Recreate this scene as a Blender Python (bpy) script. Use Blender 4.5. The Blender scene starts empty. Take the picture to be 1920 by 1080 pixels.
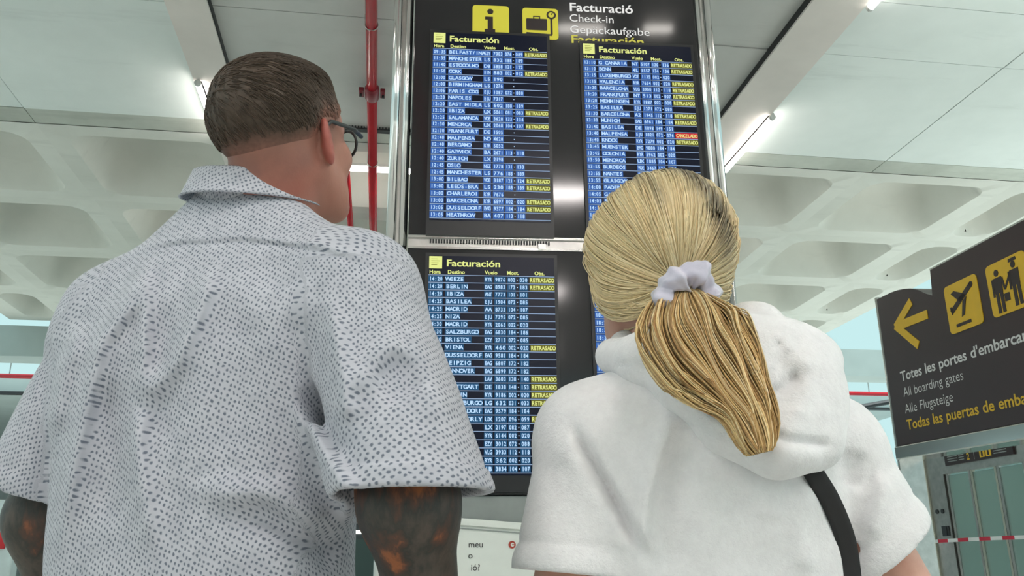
import bpy, math, random
import numpy as np
from mathutils import Matrix, Vector
random.seed(7); rng = np.random.default_rng(7)
S = bpy.context.scene
C = S.collection
# ------------------------------------------------------------------ camera, sky, exposure
FPX = 1639.0; PITCH = math.radians(17.6); ROLL = math.radians(0.5); CZ = 1.02
cam_d = bpy.data.cameras.new('camera'); cam = bpy.data.objects.new('camera', cam_d); C.objects.link(cam)
cam_d.sensor_width = 36; cam_d.lens = 36 * FPX / 1920; cam_d.clip_start = .05; cam_d.clip_end = 300
fw = Vector((0, math.cos(PITCH), math.sin(PITCH))); up0 = Vector((0, -math.sin(PITCH), math.cos(PITCH))); rt0 = Vector((1, 0, 0))
rt = rt0 * math.cos(ROLL) - up0 * math.sin(ROLL); up = rt0 * math.sin(ROLL) + up0 * math.cos(ROLL)
m = Matrix((rt, up, -fw)).transposed().to_4x4(); m.translation = (0, 0, CZ); cam.matrix_world = m
S.camera = cam
w = bpy.data.worlds.new('world'); S.world = w; w.use_nodes = True
WORLD_STRENGTH = 0.8
w.node_tree.nodes['Background'].inputs[0].default_value = (.54, .80, .81, 1)
w.node_tree.nodes['Background'].inputs[1].default_value = WORLD_STRENGTH
S.view_settings.view_transform = 'Standard'; S.view_settings.look = 'None'
S.view_settings.gamma = 1; S.view_settings.use_curve_mapping = False
S.view_settings.exposure = 0.42
sun_d = bpy.data.lights.new('sun', 'SUN'); sun = bpy.data.objects.new('sun', sun_d); C.objects.link(sun)   # daylight through the right-hand skylight
sun_d.energy = 5.4; sun_d.color = (.92, 1.0, .99); sun_d.angle = math.radians(3)
sun.rotation_euler = Vector((-.52, .10, -1.0)).to_track_quat('-Z', 'Y').to_euler()
TUBE = 15.0            # emission of the hall's lamps
SCREEN = 0.80          # emission of the displays

# ------------------------------------------------------------------ frames of the building
A = math.atan2(-260, 1720); B = math.atan2(-146, 1720)
TH_C = -A; TH_B = -B
def ray(x, y):
    dx = (x - 960) / FPX; dy = -(y - 540) / FPX; c, s = math.cos(ROLL), math.sin(ROLL)
    xc, yc = dx * c + dy * s, dy * c - dx * s
    return np.array([xc, math.cos(PITCH) - yc * math.sin(PITCH), math.sin(PITCH) + yc * math.cos(PITCH)])
def at(x, y, Y):                                    # a point of the place at forward distance Y
    r = ray(x, y); r = r * Y / r[1]; return r + np.array([0, 0, CZ])
def z_at(y, Y): return float(at(960, y, Y)[2])

# ------------------------------------------------------------------ materials
def srgb(r, g, b):
    f = lambda v: (v / 255 / 12.92) if v / 255 <= .04045 else ((v / 255 + .055) / 1.055) ** 2.4
    return (f(r), f(g), f(b), 1)
class Mat:
    def __init__(s, name, col, rough=.6, metal=0, spec=.5, sheen=0):
        s.m = bpy.data.materials.new(name); s.m.use_nodes = True; s.nt = s.m.node_tree
        s.b = s.nt.nodes['Principled BSDF']
        s.b.inputs['Base Color'].default_value = col; s.b.inputs['Roughness'].default_value = rough
        s.b.inputs['Metallic'].default_value = metal; s.b.inputs['Specular IOR Level'].default_value = spec
        if sheen: s.b.inputs['Sheen Weight'].default_value = sheen; s.b.inputs['Sheen Roughness'].default_value = .6
    def n(s, t, **k):
        x = s.nt.nodes.new(t)
        for a, v in k.items(): setattr(x, a, v)
        return x
    def l(s, a, b): s.nt.links.new(a, b)
    def coord(s, kind='Object', scale=(1, 1, 1)):
        t = s.n('ShaderNodeTexCoord'); mp = s.n('ShaderNodeMapping'); mp.inputs['Scale'].default_value = scale
        s.l(t.outputs[kind], mp.inputs[0]); return mp.outputs[0]
    def noise(s, vec, scale, detail=3, rough=.55):
        x = s.n('ShaderNodeTexNoise'); x.inputs['Scale'].default_value = scale; x.inputs['Detail'].default_value = detail
        x.inputs['Roughness'].default_value = rough; s.l(vec, x.inputs['Vector']); return x.outputs['Fac']
    def ramp(s, fac, stops):
        r = s.n('ShaderNodeValToRGB'); e = r.color_ramp.elements
        while len(e) < len(stops): e.new(.5)
        for i, (p, c) in enumerate(stops): e[i].position = p; e[i].color = c
        s.l(fac, r.inputs[0]); return r.outputs['Color']
    def mix(s, fac, a, b):
        x = s.n('ShaderNodeMix', data_type='RGBA')
        if isinstance(fac, (int, float)): x.inputs[0].default_value = fac
        else: s.l(fac, x.inputs[0])
        for i, v in ((6, a), (7, b)):
            if isinstance(v, tuple): x.inputs[i].default_value = v
            else: s.l(v, x.inputs[i])
        return x.outputs[2]
    def base(s, sock): s.l(sock, s.b.inputs['Base Color'])
    def bump(s, fac, strength=.3, dist=.01):
        x = s.n('ShaderNodeBump'); x.inputs['Strength'].default_value = strength; x.inputs['Distance'].default_value = dist
        s.l(fac, x.inputs['Height']); s.l(x.outputs[0], s.b.inputs['Normal'])
    def glow(s, col, st):
        s.b.inputs['Emission Color'].default_value = col; s.b.inputs['Emission Strength'].default_value = st
def simple(name, col, rough=.5, metal=0, var=.06, sc=8, spec=.5):
    M = Mat(name, col, rough, metal, spec)
    f = M.noise(M.coord(), sc, 3)
    d = tuple(c * (1 - var * 2) for c in col[:3]) + (1,); l_ = tuple(min(1, c * (1 + var)) for c in col[:3]) + (1,)
    M.base(M.ramp(f, [(.3, d), (.7, l_)])); return M.m
def emit(name, col, st):
    M = Mat(name, (0, 0, 0, 1), .5); M.glow(col, st); M.b.inputs['Specular IOR Level'].default_value = .2; return M.m
def concrete(name, c0, c1):
    M = Mat(name, c0, .8)
    v = M.coord(); a = M.noise(v, .55, 6, .6); b = M.noise(v, 9, 4)
    col = M.ramp(a, [(.3, c0), (.65, c1)])
    st = M.noise(M.coord(scale=(.35, 2.6, 1)), 1.3, 6, .65)
    col = M.mix(M.ramp(st, [(.58, (0, 0, 0, 1)), (.75, (.35, .35, .35, 1))]), col, tuple(x * .62 for x in c0[:3]) + (1,))
    M.base(col); M.bump(b, .15, .01); return M.m
m_slab = concrete('painted_concrete', (.70, .74, .72, 1), (.82, .86, .84, 1))
m_slab_shade = concrete('shaded_concrete', (.50, .49, .47, 1), (.62, .61, .59, 1))  # slab concrete darkened: shade between the beams put into the colour
m_beam = simple('beam_paint', (.76, .69, .65, 1), .7, var=.04, sc=2)
m_coffer = concrete('coffer_concrete', (.62, .61, .56, 1), (.74, .73, .68, 1))
m_stain = concrete('flaked_paint', (.33, .34, .30, 1), (.62, .64, .58, 1))
m_dark = simple('dark_metal', (.03, .03, .032, 1), .5, .3)
m_fascia = simple('grey_green_fascia', (.40, .46, .45, 1), .6, var=.05, sc=1)
m_floor = simple('polished_floor', (.66, .65, .61, 1), .25, var=.08, sc=3)
m_wall = simple('hall_wall', (.42, .46, .45, 1), .7, var=.08, sc=1)
m_red = simple('red_pipe_paint', srgb(176, 18, 34), .22, var=.05, sc=5)
m_redd = simple('dark_red_coupling', srgb(120, 25, 38), .4)
m_chrome = Mat('polished_steel', (.78, .77, .76, 1), .13, 1).m
m_steel = simple('brushed_steel', (.46, .45, .43, 1), .32, 1, var=.08, sc=12)
m_board = Mat('black_glass', srgb(40, 38, 40), .09, 0, .5).m
m_bezel = simple('matt_black', (.010, .010, .012, 1), .35)
m_scr = emit('screen_black', (.004, .006, .016, 1), SCREEN)
m_scr.node_tree.nodes['Principled BSDF'].inputs['Roughness'].default_value = .25
m_bloom = emit('screen_blue_bloom', (.035, .12, .40, 1), SCREEN)  # camera bloom around the letters, put in as a glowing blue backing
m_bloom_teal = emit('screen_teal_bloom', (.012, .075, .17, 1), SCREEN)  # the same letter bloom in a darker teal
m_txt = emit('screen_text', (.50, .72, 1.0, 1), SCREEN)
m_line = emit('screen_line', (.30, .42, .62, 1), SCREEN)
m_yel = emit('screen_yellow', (.74, .80, .26, 1), SCREEN)
m_ycell = emit('screen_yellow_cell', (.13, .125, .02, 1), SCREEN)
m_rcell = emit('screen_red_cell', (.62, .01, .03, 1), SCREEN)
m_pict = emit('backlit_yellow', (.38, .36, .04, 1), SCREEN)
m_pict.node_tree.nodes['Principled BSDF'].inputs['Base Color'].default_value = (.3, .25, .02, 1)
m_ink = simple('sign_brown_black', srgb(44, 30, 32), .35, var=.03)
m_wtext = emit('sign_white_lettering', (.62, .62, .60, 1), 1.0)
m_ytext = emit('sign_yellow_lettering', (.45, .42, .07, 1), 1.0)
m_sign = Mat('sign_brown', srgb(58, 42, 46), .3).m
m_spict = simple('sign_yellow', srgb(225, 180, 40), .4, var=.03)
m_swhite = simple('sign_white', srgb(225, 222, 222), .5, var=.03)
m_cab = simple('grey_cabinet', srgb(150, 155, 152), .35, .2)
m_paper = simple('poster_paper', (.74, .76, .71, 1), .5, var=.02)
m_print = simple('poster_ink', (.05, .045, .045, 1), .6)
m_orange = simple('emblem_red', srgb(170, 60, 45), .6)
m_tube = emit('lamp_tube', (1.0, .95, .88, 1), TUBE)
m_fill = emit('fill_panel_glow', (1.0, .93, .90, 1), 42.0)  # emission of the added fill panels
m_tubef = emit('far_lamp_tube', (1.0, .97, .92, 1), 2.5)
m_fix = simple('lamp_housing', (.6, .6, .58, 1), .4)

# ------------------------------------------------------------------ objects
def thing(name, label, cat, loc=(0, 0, 0), rz=0, group=None):
    o = bpy.data.objects.new(name, None); C.objects.link(o); o.empty_display_size = .1
    o.location = loc; o.rotation_euler = (0, 0, rz); tag(o, label, cat, group); return o
def tag(o, label, cat, group=None):
    o['label'] = label; o['category'] = cat
    if group: o['group'] = group
    return o
def copy_tree(o, parent=None):
    c = o.copy(); C.objects.link(c); c.parent = parent
    for ch in list(o.children): copy_tree(ch, c)
    return c
class MB:
    def __init__(s): s.v = []; s.f = []; s.mi = []; s.k = 0
    def add(s, v, f, mi=None):
        n = len(s.v); s.v += [tuple(map(float, p)) for p in v]
        s.f += [tuple(int(i) + n for i in q) for q in f]; s.mi += [s.k if mi is None else mi] * len(f)
    def box(s, x0, y0, z0, x1, y1, z1, mi=None):
        v = [(x, y, z) for x in (x0, x1) for y in (y0, y1) for z in (z0, z1)]
        s.add(v, [(0, 1, 3, 2), (4, 6, 7, 5), (0, 4, 5, 1), (2, 3, 7, 6), (0, 2, 6, 4), (1, 5, 7, 3)], mi); return s
    def tube(s, pts, r, n=12, mi=None, cap=True):
        P = [np.array(p, float) for p in pts]; R = r if hasattr(r, '__len__') else [r] * len(P)
        v = []; f = []; ref = None
        for i, p in enumerate(P):
            t = P[min(i + 1, len(P) - 1)] - P[max(i - 1, 0)]; t = t / (np.linalg.norm(t) + 1e-9)
            if ref is None: ref = np.array([0, 0, 1.]) if abs(t[2]) < .9 else np.array([1., 0, 0])
            a = np.cross(t, ref); a /= np.linalg.norm(a) + 1e-9; b = np.cross(t, a); ref = -b if False else ref
            for k in range(n):
                q = 2 * math.pi * k / n; v.append(p + R[i] * (math.cos(q) * a + math.sin(q) * b))
        for i in range(len(P) - 1):
            for k in range(n):
                k2 = (k + 1) % n; f.append((i * n + k, i * n + k2, (i + 1) * n + k2, (i + 1) * n + k))
        if cap: f.append(tuple(range(n))[::-1]); f.append(tuple((len(P) - 1) * n + k for k in range(n)))
        s.add(v, f, mi); return s
    def prism(s, pts, y0, y1, mi=None):             # outline in x,z pushed from y0 (front) to y1
        n = len(pts); v = [(x, y0, z) for x, z in pts] + [(x, y1, z) for x, z in pts]
        f = [tuple(range(n)), tuple(range(2 * n - 1, n - 1, -1))] + [(i, i + n, (i + 1) % n + n, (i + 1) % n) for i in range(n)]
        s.add(v, f, mi); return s
    def build(s, name, mats, parent=None, smooth=False, label=None, bevel=0):
        me = bpy.data.meshes.new(name); me.from_pydata(s.v, [], s.f)
        if not isinstance(mats, (list, tuple)): mats = [mats]
        for q in mats: me.materials.append(q)
        if len(mats) > 1: me.polygons.foreach_set('material_index', s.mi)
        if smooth: me.shade_smooth()
        o = bpy.data.objects.new(name, me); C.objects.link(o); o.parent = parent
        if label: o['label'] = label
        if bevel:
            b = o.modifiers.new('b', 'BEVEL'); b.width = bevel; b.segments = 2; b.limit_method = 'ANGLE'
        return o
def struct(o): o['kind'] = 'structure'; return o

# ------------------------------------------------------------------ lettering (the built-in font, glyph by glyph)
_gl = {}
def glyph(ch, bold):
    if (ch, bold) in _gl: return _gl[(ch, bold)]
    def mesh(t):
        c = bpy.data.curves.new('t', 'FONT'); c.body = t; c.resolution_u = 3; c.offset = .018 * bold
        o = bpy.data.objects.new('t', c); C.objects.link(o)
        dg = bpy.context.evaluated_depsgraph_get(); me = o.evaluated_get(dg).to_mesh()
        v = np.array([tuple(q.co)[:2] for q in me.vertices]); f = [tuple(p.vertices) for p in me.polygons]
        o.evaluated_get(dg).to_mesh_clear(); bpy.data.objects.remove(o); bpy.data.curves.remove(c); return v, f
    if ch == ' ': r = (np.zeros((0, 2)), [], .32)
    else:
        v, f = mesh(ch); a, _ = mesh('I' + ch + 'I'); b, _ = mesh('II')
        r = (v, f, float(np.ptp(a[:, 0]) - np.ptp(b[:, 0])))
    _gl[(ch, bold)] = r; return r
def write(mb, text, x, z, cap, width=None, y=0, mi=0, bold=0, mono=False, right=False):
    """text with its baseline at z, capitals `cap` high, squeezed to `width`"""
    k = cap / .70; gs = [glyph(c, bold) for c in text]
    adv = [(.62 if mono else g[2]) for g in gs]; tot = sum(adv) * k
    sx = (width / tot) if width else 1.0
    if right: x -= tot * sx
    cx = x
    for g, a, c in zip(gs, adv, text):
        if len(g[0]):
            off = 0
            if mono: off = (a - (g[0][:, 0].max() - g[0][:, 0].min())) / 2 - g[0][:, 0].min()
            mb.add([(cx + (p[0] + off) * k * sx, y, z + p[1] * k) for p in g[0]], g[1], mi)
        cx += a * k * sx
    return cx
def quad(mb, x0, z0, x1, z1, y=0, mi=0): mb.add([(x0, y, z0), (x1, y, z0), (x1, y, z1), (x0, y, z1)], [(0, 1, 2, 3)], mi)
def rrect(x0, z0, x1, z1, r, n=5):
    out = []
    for cx, cz, a0 in ((x1 - r, z1 - r, 0), (x0 + r, z1 - r, 90), (x0 + r, z0 + r, 180), (x1 - r, z0 + r, 270)):
        for i in range(n + 1):
            a = math.radians(a0 + 90 * i / n); out.append((cx + r * math.cos(a), cz + r * math.sin(a)))
    return out
def disc(cx, cz, r, n=20): return [(cx + r * math.cos(2 * math.pi * i / n), cz + r * math.sin(2 * math.pi * i / n)) for i in range(n)]
def bar(p, q, w):
    p, q = np.array(p, float), np.array(q, float); t = (q - p) / np.linalg.norm(q - p); n = np.array([-t[1], t[0]]) * w / 2
    return [tuple(p - n), tuple(q - n), tuple(q + n), tuple(p + n)]

# ================================================================== THE HALL
HZ = 5.2
def hall(name, mb, mat, smooth=False, bevel=0):
    o = mb.build(name, mat, None, smooth, bevel=bevel); o.rotation_euler = (0, 0, TH_C); return struct(o)
mb = MB(); mb.box(-14, -14, -.12, 16, 50, 0); floor = hall('floor', mb, m_floor)
mb = MB(); mb.box(-14.3, -14, 0, -14, 50, 5.0); wall_left = hall('wall_left', mb, m_wall)
mb = MB(); mb.box(-14, -14.3, 0, 10, -14, 5.2); wall_light_block = hall('wall_light_block', mb, m_wall)  # added unseen wall that holds back sky light from behind the camera
mb = MB(); mb.box(-14, 50, 0, 16, 50.3, 6); wall_back = hall('wall_back', mb, m_wall)
# ceiling: backing slab, then each cast panel and each coffer as its own piece
mb = MB(); mb.box(-6.35, -12, HZ + .95, 8.2, 15.9, HZ + 1.1); mb.box(-6.35, -12, HZ + .12, 8.2, 8.3, HZ + .18)
mb.box(-6.5, -12, HZ, -6.35, 15.9, HZ + 1.1); mb.box(8.2, -12, HZ, 8.35, 15.9, HZ + 1.1)
ceil = hall('ceiling', mb, m_coffer)
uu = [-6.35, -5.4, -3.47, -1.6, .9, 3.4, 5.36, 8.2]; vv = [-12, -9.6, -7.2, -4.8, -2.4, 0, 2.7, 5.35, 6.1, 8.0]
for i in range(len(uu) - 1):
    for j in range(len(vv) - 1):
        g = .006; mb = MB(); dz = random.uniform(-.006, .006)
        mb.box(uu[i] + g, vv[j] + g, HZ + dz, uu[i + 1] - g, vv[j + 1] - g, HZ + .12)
        mb.build('ceiling_panel', m_slab_shade if 3 <= i <= 4 else m_slab, ceil)  # centre bay carries its shade as a darker colour
for i in range(len(uu) - 1):
    mb = MB(); mb.box(uu[i] + .004, 8.010, HZ + .006, uu[i + 1] - .004, 8.30, HZ + .14); mb.build('ceiling_strip', m_stain, ceil)
def coffer_mesh(w, d):
    rings = []
    N = 7
    def rr(hw, hd, r, z): return [(x, y, z) for x, y in rrect(-hw, -hd, hw, hd, r, N)]
    rings.append(None)
    prof = [(0, .24, 0), (.012, .24, .02), (.03, .25, .06), (.13, .27, .30), (.20, .28, .45), (.27, .28, .52), (.38, .26, .56)]
    for ins, r, z in prof: rings.append(rr(w / 2 - .205 - ins, d / 2 - .205 - ins, r, HZ + z))
    v = []; f = []
    base = rings[1]; n = len(base)
    outer = []
    for x, y, z in base:                            # outer square edge reached along the ray of each rim point
        k = 1 / max(abs(x) / (w / 2), abs(y) / (d / 2)); outer.append((x * k, y * k, HZ))
    rings[0] = outer
    for r in rings: v += r
    for i in range(len(rings) - 1):
        for k in range(n):
            k2 = (k + 1) % n; f.append((i * n + k, (i + 1) * n + k, (i + 1) * n + k2, i * n + k2))
    f.append(tuple((len(rings) - 1) * n + k for k in range(n))[::-1])
    c = len(v); qs = [(-w / 2, -d / 2), (w / 2, -d / 2), (w / 2, d / 2), (-w / 2, d / 2)]
    for j, (sx, sy) in enumerate(((1, 1), (-1, 1), (-1, -1), (1, -1))):   # close the corners of the square
        seg = range(j * (N + 1), (j + 1) * (N + 1)); v.append((sx * w / 2, sy * d / 2, HZ)); q = list(seg)
        for a, b in zip(q[:-1], q[1:]): f.append((len(v) - 1, b, a))
        # bridge between the corner fan and the straight sides is already covered by the outer ring
    mb = MB(); mb.add(v, f); return mb
cu = [-6.35, -5.385, -3.465, -1.545, .9, 3.38, 5.3, 7.2, 8.2]; cv = [8.30, 10.22, 12.14, 14.06, 15.9]
cache = {}
for i in range(len(cu) - 1):
    for j in range(len(cv) - 1):
        w_, d_ = cu[i + 1] - cu[i], cv[j + 1] - cv[j]; key = (round(w_, 3), round(d_, 3))
        if key not in cache:
            cache[key] = coffer_mesh(w_, d_).build('coffer', m_coffer, ceil, True)
            o = cache[key]; mdd = o.data; mdd.set_sharp_from_angle(angle=math.radians(50))
        else: o = cache[key].copy(); C.objects.link(o)
        o.parent = ceil; o.location = ((cu[i] + cu[i + 1]) / 2, (cv[j] + cv[j + 1]) / 2, 0)
# two flat beams that carry the lamps
BZ = HZ - .07
for n_, (u0, u1) in enumerate(((-1.75, -1.43), (3.16, 3.60))):
    mb = MB(); mb.box(u0, -12, BZ, u1, 15.8, HZ + .1); o = hall('trim_%d' % (n_ + 1), mb, m_beam)
    g0, g1 = ((u1, u1 + .012), (u0 - .012, u0))[n_]; mb = MB(); mb.box(g0, -12, BZ + .02, g1, 15.8, HZ + .1); o2 = mb.build('shadow_gap_strip', m_dark, o)
    for vs in (-8.3, -5.4, -2.5, .4, 3.3, 6.2, 9.1, 12):
        pass
# far hall: downstand fascias and soffits, one behind the other
def fascia(i, mat, v0, v1, z0, z1):
    mb = MB(); mb.box(-13.9, v0, z0, 15.8, v1, z1); return hall('trim_%d' % i, mb, mat)
fascia(3, m_fascia, 16.0, 16.6, z_at(690, 16.2), z_at(637, 16.2))
fascia(4, m_dark, 16.62, 16.8, z_at(696, 16.7), z_at(689, 16.7))
fascia(5, m_fascia, 24, 33, z_at(752, 24), z_at(723, 24))
fascia(6, m_dark, 23.8, 23.95, z_at(755, 24), z_at(750, 24))
fascia(7, m_fascia, 34, 49.9, z_at(812, 34), z_at(785, 34))
fascia(8, m_dark, 33.7, 33.9, z_at(818, 34), z_at(810, 34))
fascia(9, m_fascia, 40, 49.9, z_at(862, 40), z_at(838, 40))

# skylight bars beside the coffered ceiling
def hthing(name, label, cat, u, v, z, group=None):
    x = u * math.cos(TH_C) - v * math.sin(TH_C); y = u * math.sin(TH_C) + v * math.cos(TH_C)
    return thing(name, label, cat, (x, y, z), TH_C, group)
for sx, u, lb in ((-1, -10.2, 'white skylight rafters left of the coffered ceiling'), (1, 12.0, 'white skylight rafters right of the coffered ceiling')):
    t = hthing('skylight_frame', lb, 'skylight', u, 0, 6.3)
    for v in range(-10, 16, 4):
        mb = MB(); mb.box(-3.7, v, 0, 3.7, v + .12, .3); mb.build('rafter', m_beam, t)
    for q in (-3.7, 3.6):
        mb = MB(); mb.box(q, -12, -.15, q + .1, 16, 0); mb.build('purlin', m_beam, t)

# ceiling lamps
def lamp(label, u, v0, v1, z, across=False, g='tube lamps along the ceiling beams', mat=None):
    L = (v1 - v0) / 2
    t = hthing('tube_lamp', label, 'lamp', u if not across else (v0 + v1) / 2, (v0 + v1) / 2 if not across else u, z, g)
    a, b = ((0, -L, 0), (0, L, 0)) if not across else ((-L, 0, 0), (L, 0, 0))
    mb = MB(); mb.tube([a, b], .026, 10); mb.build('tube', mat or m_tube, t, True)
    mb = MB()
    for e in (a, b):
        k = .03 / L; p = np.array(e)
        mb.tube([p, p * (1 + k)], .030, 10)
    mb.build('end_cap', m_fix, t)
    mb = MB()
    if across: mb.box(-L, -.03, .03, L, .03, .06)
    else: mb.box(-.03, -L, .03, .03, L, .06)
    mb.build('lamp_housing', m_fix, t); return t
lamp('glowing tube on the outer edge of the right ceiling beam, nearest the totem', 3.61, 7.07, 8.25, BZ - .03)
lamp('glowing tube end on the right ceiling beam at the top of the picture', 3.645, 4.18, 5.33, BZ)
lamp('glowing tube beside the left ceiling beam, above the man\'s head', -1.71, 7.15, 8.33, BZ - .03)
for i, v in enumerate((-10, -7.1, -4.2, -1.3, 1.35)):
    lamp('tube lamp on the right ceiling beam, %s counting from the back of the hall' % ['first', 'second', 'third', 'fourth', 'fifth'][i], 3.645, v, v + 1.18, BZ)
for i, v in enumerate((-10, -7.1, -4.2, -1.3, 1.35, 4.2)):
    lamp('tube lamp on the left ceiling beam, %s counting from the back of the hall' % ['first', 'second', 'third', 'fourth', 'fifth', 'sixth'][i], -1.79, v, v + 1.18, BZ)
for v in (9.9, 12.8):
    lamp('%s tube lamp on the right ceiling beam beyond the totem' % ('nearer' if v < 10 else 'farther'), 3.645, v, v + 1.18, BZ)
    lamp('%s tube lamp on the left ceiling beam beyond the man' % ('nearer' if v < 10 else 'farther'), -1.79, v, v + 1.18, BZ)
for i, v in enumerate((-9.0, -5.2, -1.4)):  # added unseen panels that light the people's backs from above
    for j, u in enumerate((-4.4, 1.0, 5.9)):
        t = hthing('fill_panel', 'added unseen fill light behind the camera, %s one of the %s row' % (['left', 'middle', 'right'][j], ['rearmost', 'middle', 'front'][i]), 'lamp', u, v, HZ - .05, 'added fill lights behind the camera')
        mb = MB(); mb.box(-.64, -.19, 0, .64, .19, .045); mb.build('lamp_housing', m_fix, t)  # housing of the added fill panel
        mb = MB(); mb.box(-.60, -.15, -.006, .60, .15, -.001); mb.build('fill_panel_diffuser', m_fill, t)
lamp('lit tube hung crosswise behind the red pipes', 8.91, -.95, .25, HZ - .015, True, None)
lamp('short ceiling light in front of the totem, mirrored in its glass', 1.90, 1.02, 1.40, HZ - .06, True, 'lights mirrored in the totem')
lamp('short ceiling light in front of the totem, right of the other', 1.90, 1.72, 1.95, HZ - .06, True, 'lights mirrored in the totem')
# cable tray
t = hthing('cable_tray', 'thin black perforated cable tray hung across behind the red pipes', 'cable tray', 0, 7.94, HZ - .003)
mb = MB()
mb.box(-.75, -.015, -.035, .75, -.005, -.022); mb.box(-.75, -.015, .022, .75, -.005, .035)
for i in range(51): mb.box(-.75 + i * .03 - .006, -.013, -.025, -.75 + i * .03 + .006, -.006, .025)
mb.build('tray_side', m_dark, t)
mb = MB(); mb.box(-.75, -.005, -.035, .75, .06, -.028); mb.build('tray_floor', m_dark, t)
for q in (-.65, -.25, .65):
    mb = MB(); mb.tube([(q, .02, -.02), (q, .02, .1)], .004, 6); mb.build('hanger_rod', m_steel, t)
# red sprinkler pipes, running away under the ceiling
t = hthing('sprinkler_pipe', 'thick glossy red pipe with a bolted coupling beside the totem', 'pipe', -.19, 0, HZ - .02 - .08)
mb = MB(); mb.tube([(0, v, 0) for v in (-11, -4, 2, 7.05)], .047, 20); mb.build('pipe', m_red, t, True)
mb = MB(); mb.tube([(0, 7.15, 0), (0, 15.6, 0)], .047, 20); mb.build('pipe', m_red, t, True)
mb = MB(); mb.tube([(0, 7.0, 0), (0, 7.03, 0), (0, 7.17, 0), (0, 7.2, 0)], [.05, .066, .066, .05], 20); mb.build('coupling', m_redd, t, True)
for sx in (-1, 1):
    mb = MB(); mb.box(sx * .095 - .022, 7.04, -.02, sx * .095 + .022, 7.16, .02); o = mb.build('coupling_lug', m_redd, t, bevel=.006)
    mb = MB(); mb.tube([(sx * .1, 7.1, -.045), (sx * .1, 7.1, .045)], .012, 8); mb.build('bolt', m_dark, o)
for v in (6.05, 8.55, 11.5):
    mb = MB(); mb.tube([(.051 * math.cos(a), v, .051 * math.sin(a)) for a in np.linspace(0, 2 * math.pi, 17)], .005, 6, cap=False)
    mb.tube([(-.052, v, 0), (-.052, v, .1)], .004, 6); mb.build('hanger_ring', m_steel, t, True)
t = hthing('sprinkler_pipe', 'thinner red pipe ending in a black cap behind the glasses', 'pipe', -.47, 0, HZ - .10)
mb = MB(); mb.tube([(0, 8.25, 0), (0, 15.6, 0)], .036, 18); mb.build('pipe', m_red, t, True)
mb = MB(); mb.tube([(0, 8.1, 0), (0, 8.12, 0), (0, 8.25, 0), (0, 8.27, 0)], [.035, .05, .05, .04], 18); mb.build('end_cap', m_dark, t, True)
for v in (8.7, 11.3):
    mb = MB(); mb.tube([(.04 * math.cos(a), v, .04 * math.sin(a)) for a in np.linspace(0, 2 * math.pi, 17)], .005, 6, cap=False)
    mb.tube([(.04, v, 0), (.04, v, .1)], .004, 6); mb.build('hanger_ring', m_steel, t, True)
# red pipes and lamps of the far hall
for k, (y, v) in enumerate(((721, 20), (771, 27), (783, 31), (826, 36), (850, 39))):
    t = hthing('far_pipe', ['red pipe crossing below the skylight opening', 'second red pipe crossing the far hall', 'third red pipe crossing the far hall', 'fourth red pipe crossing the far hall', 'lowest red pipe crossing the far hall'][k], 'pipe', 0, v, z_at(y, v), 'red pipes crossing the far hall')
    mb = MB(); mb.tube([(-13.8, 0, 0), (15.5, 0, 0)], .05, 10); mb.build('pipe', m_red, t, True)
    mb = MB()
    for x in range(-12, 15, 4): mb.tube([(x, 0, 0), (x, 0, .5)], .012, 6)
    mb.build('hanger_rod', m_steel, t)
for k, (y, v) in enumerate(((777, 29), (830, 38))):
    for q in range(-12, 15, 3):
        lamp('small lit tube in the far hall, %s from the left in the %s row' % (['first', 'second', 'third', 'fourth', 'fifth', 'sixth', 'seventh', 'eighth', 'ninth'][(q + 12) // 3], 'nearer' if k == 0 else 'farther'), v, q, q + 1.6, z_at(y, v), True, 'tube lamps of the far hall', m_tubef)

# ================================================================== INFORMATION TOTEM
TX = math.sin(B) * 4; TY = math.cos(B) * 4
totem = thing('information_totem', 'tall black airport display totem with chrome posts and flight screens', 'information board', (TX, TY, 0), TH_B)
mb = MB()
mb.box(-.165, 0, 2.557, 1.355, .32, 4.62); mb.build('upper_panel', m_board, totem, bevel=.006)
mb = MB(); mb.box(-.165, 0, 1.321, 1.355, .32, 2.488); mb.build('lower_panel', m_board, totem, bevel=.006)
mb = MB(); mb.box(-.165, .012, 2.488, 1.355, .3, 2.557); mb.build('middle_rail', m_steel, totem)
mb = MB(); mb.box(-.165, .0, 2.545, 1.355, .012, 2.557); mb.box(-.165, .0, 2.488, 1.355, .012, 2.500); mb.build('rail_lip', m_chrome, totem)
mb = MB()
for i in range(44): mb.box(-.06 + i * .0135, .002, 2.520, -.0525 + i * .0135, .012, 2.538)
mb.build('vent_slots', m_dark, totem)
mb = MB(); mb.box(.47, -.006, 2.495, .51, .004, 2.52); mb.build('rail_latch', m_chrome, totem)
mb = MB(); mb.box(-.165, .015, .10, 1.355, .31, 1.319); mb.build('cabinet', m_cab, totem, bevel=.006)
mb = MB(); mb.box(-.13, .04, 0, 1.32, .28, .10); mb.build('plinth', m_dark, totem)
for x, r in ((-.250, .026), (-.195, .022), (1.385, .022), (1.440, .026)):
    for z0, z1 in ((0, 2.50), (2.515, 4.7)):
        mb = MB(); mb.tube([(x, .06, z0), (x, .06, z1)], r, 20); mb.build('post', m_chrome, totem, True)
    mb = MB(); mb.tube([(x, .06, 2.50), (x, .06, 2.515)], r * .9, 16); mb.build('post_joint', m_dark, totem, True)
for x in (-.222, 1.412):
    mb = MB(); mb.box(x - .01, .05, .05, x + .01, .28, 4.65); mb.build('side_plate', m_steel, totem)
mb = MB(); mb.box(-.28, -.02, 4.62, 1.47, .34, 4.74); mb.build('top_cap', m_steel, totem, bevel=.01)
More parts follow.
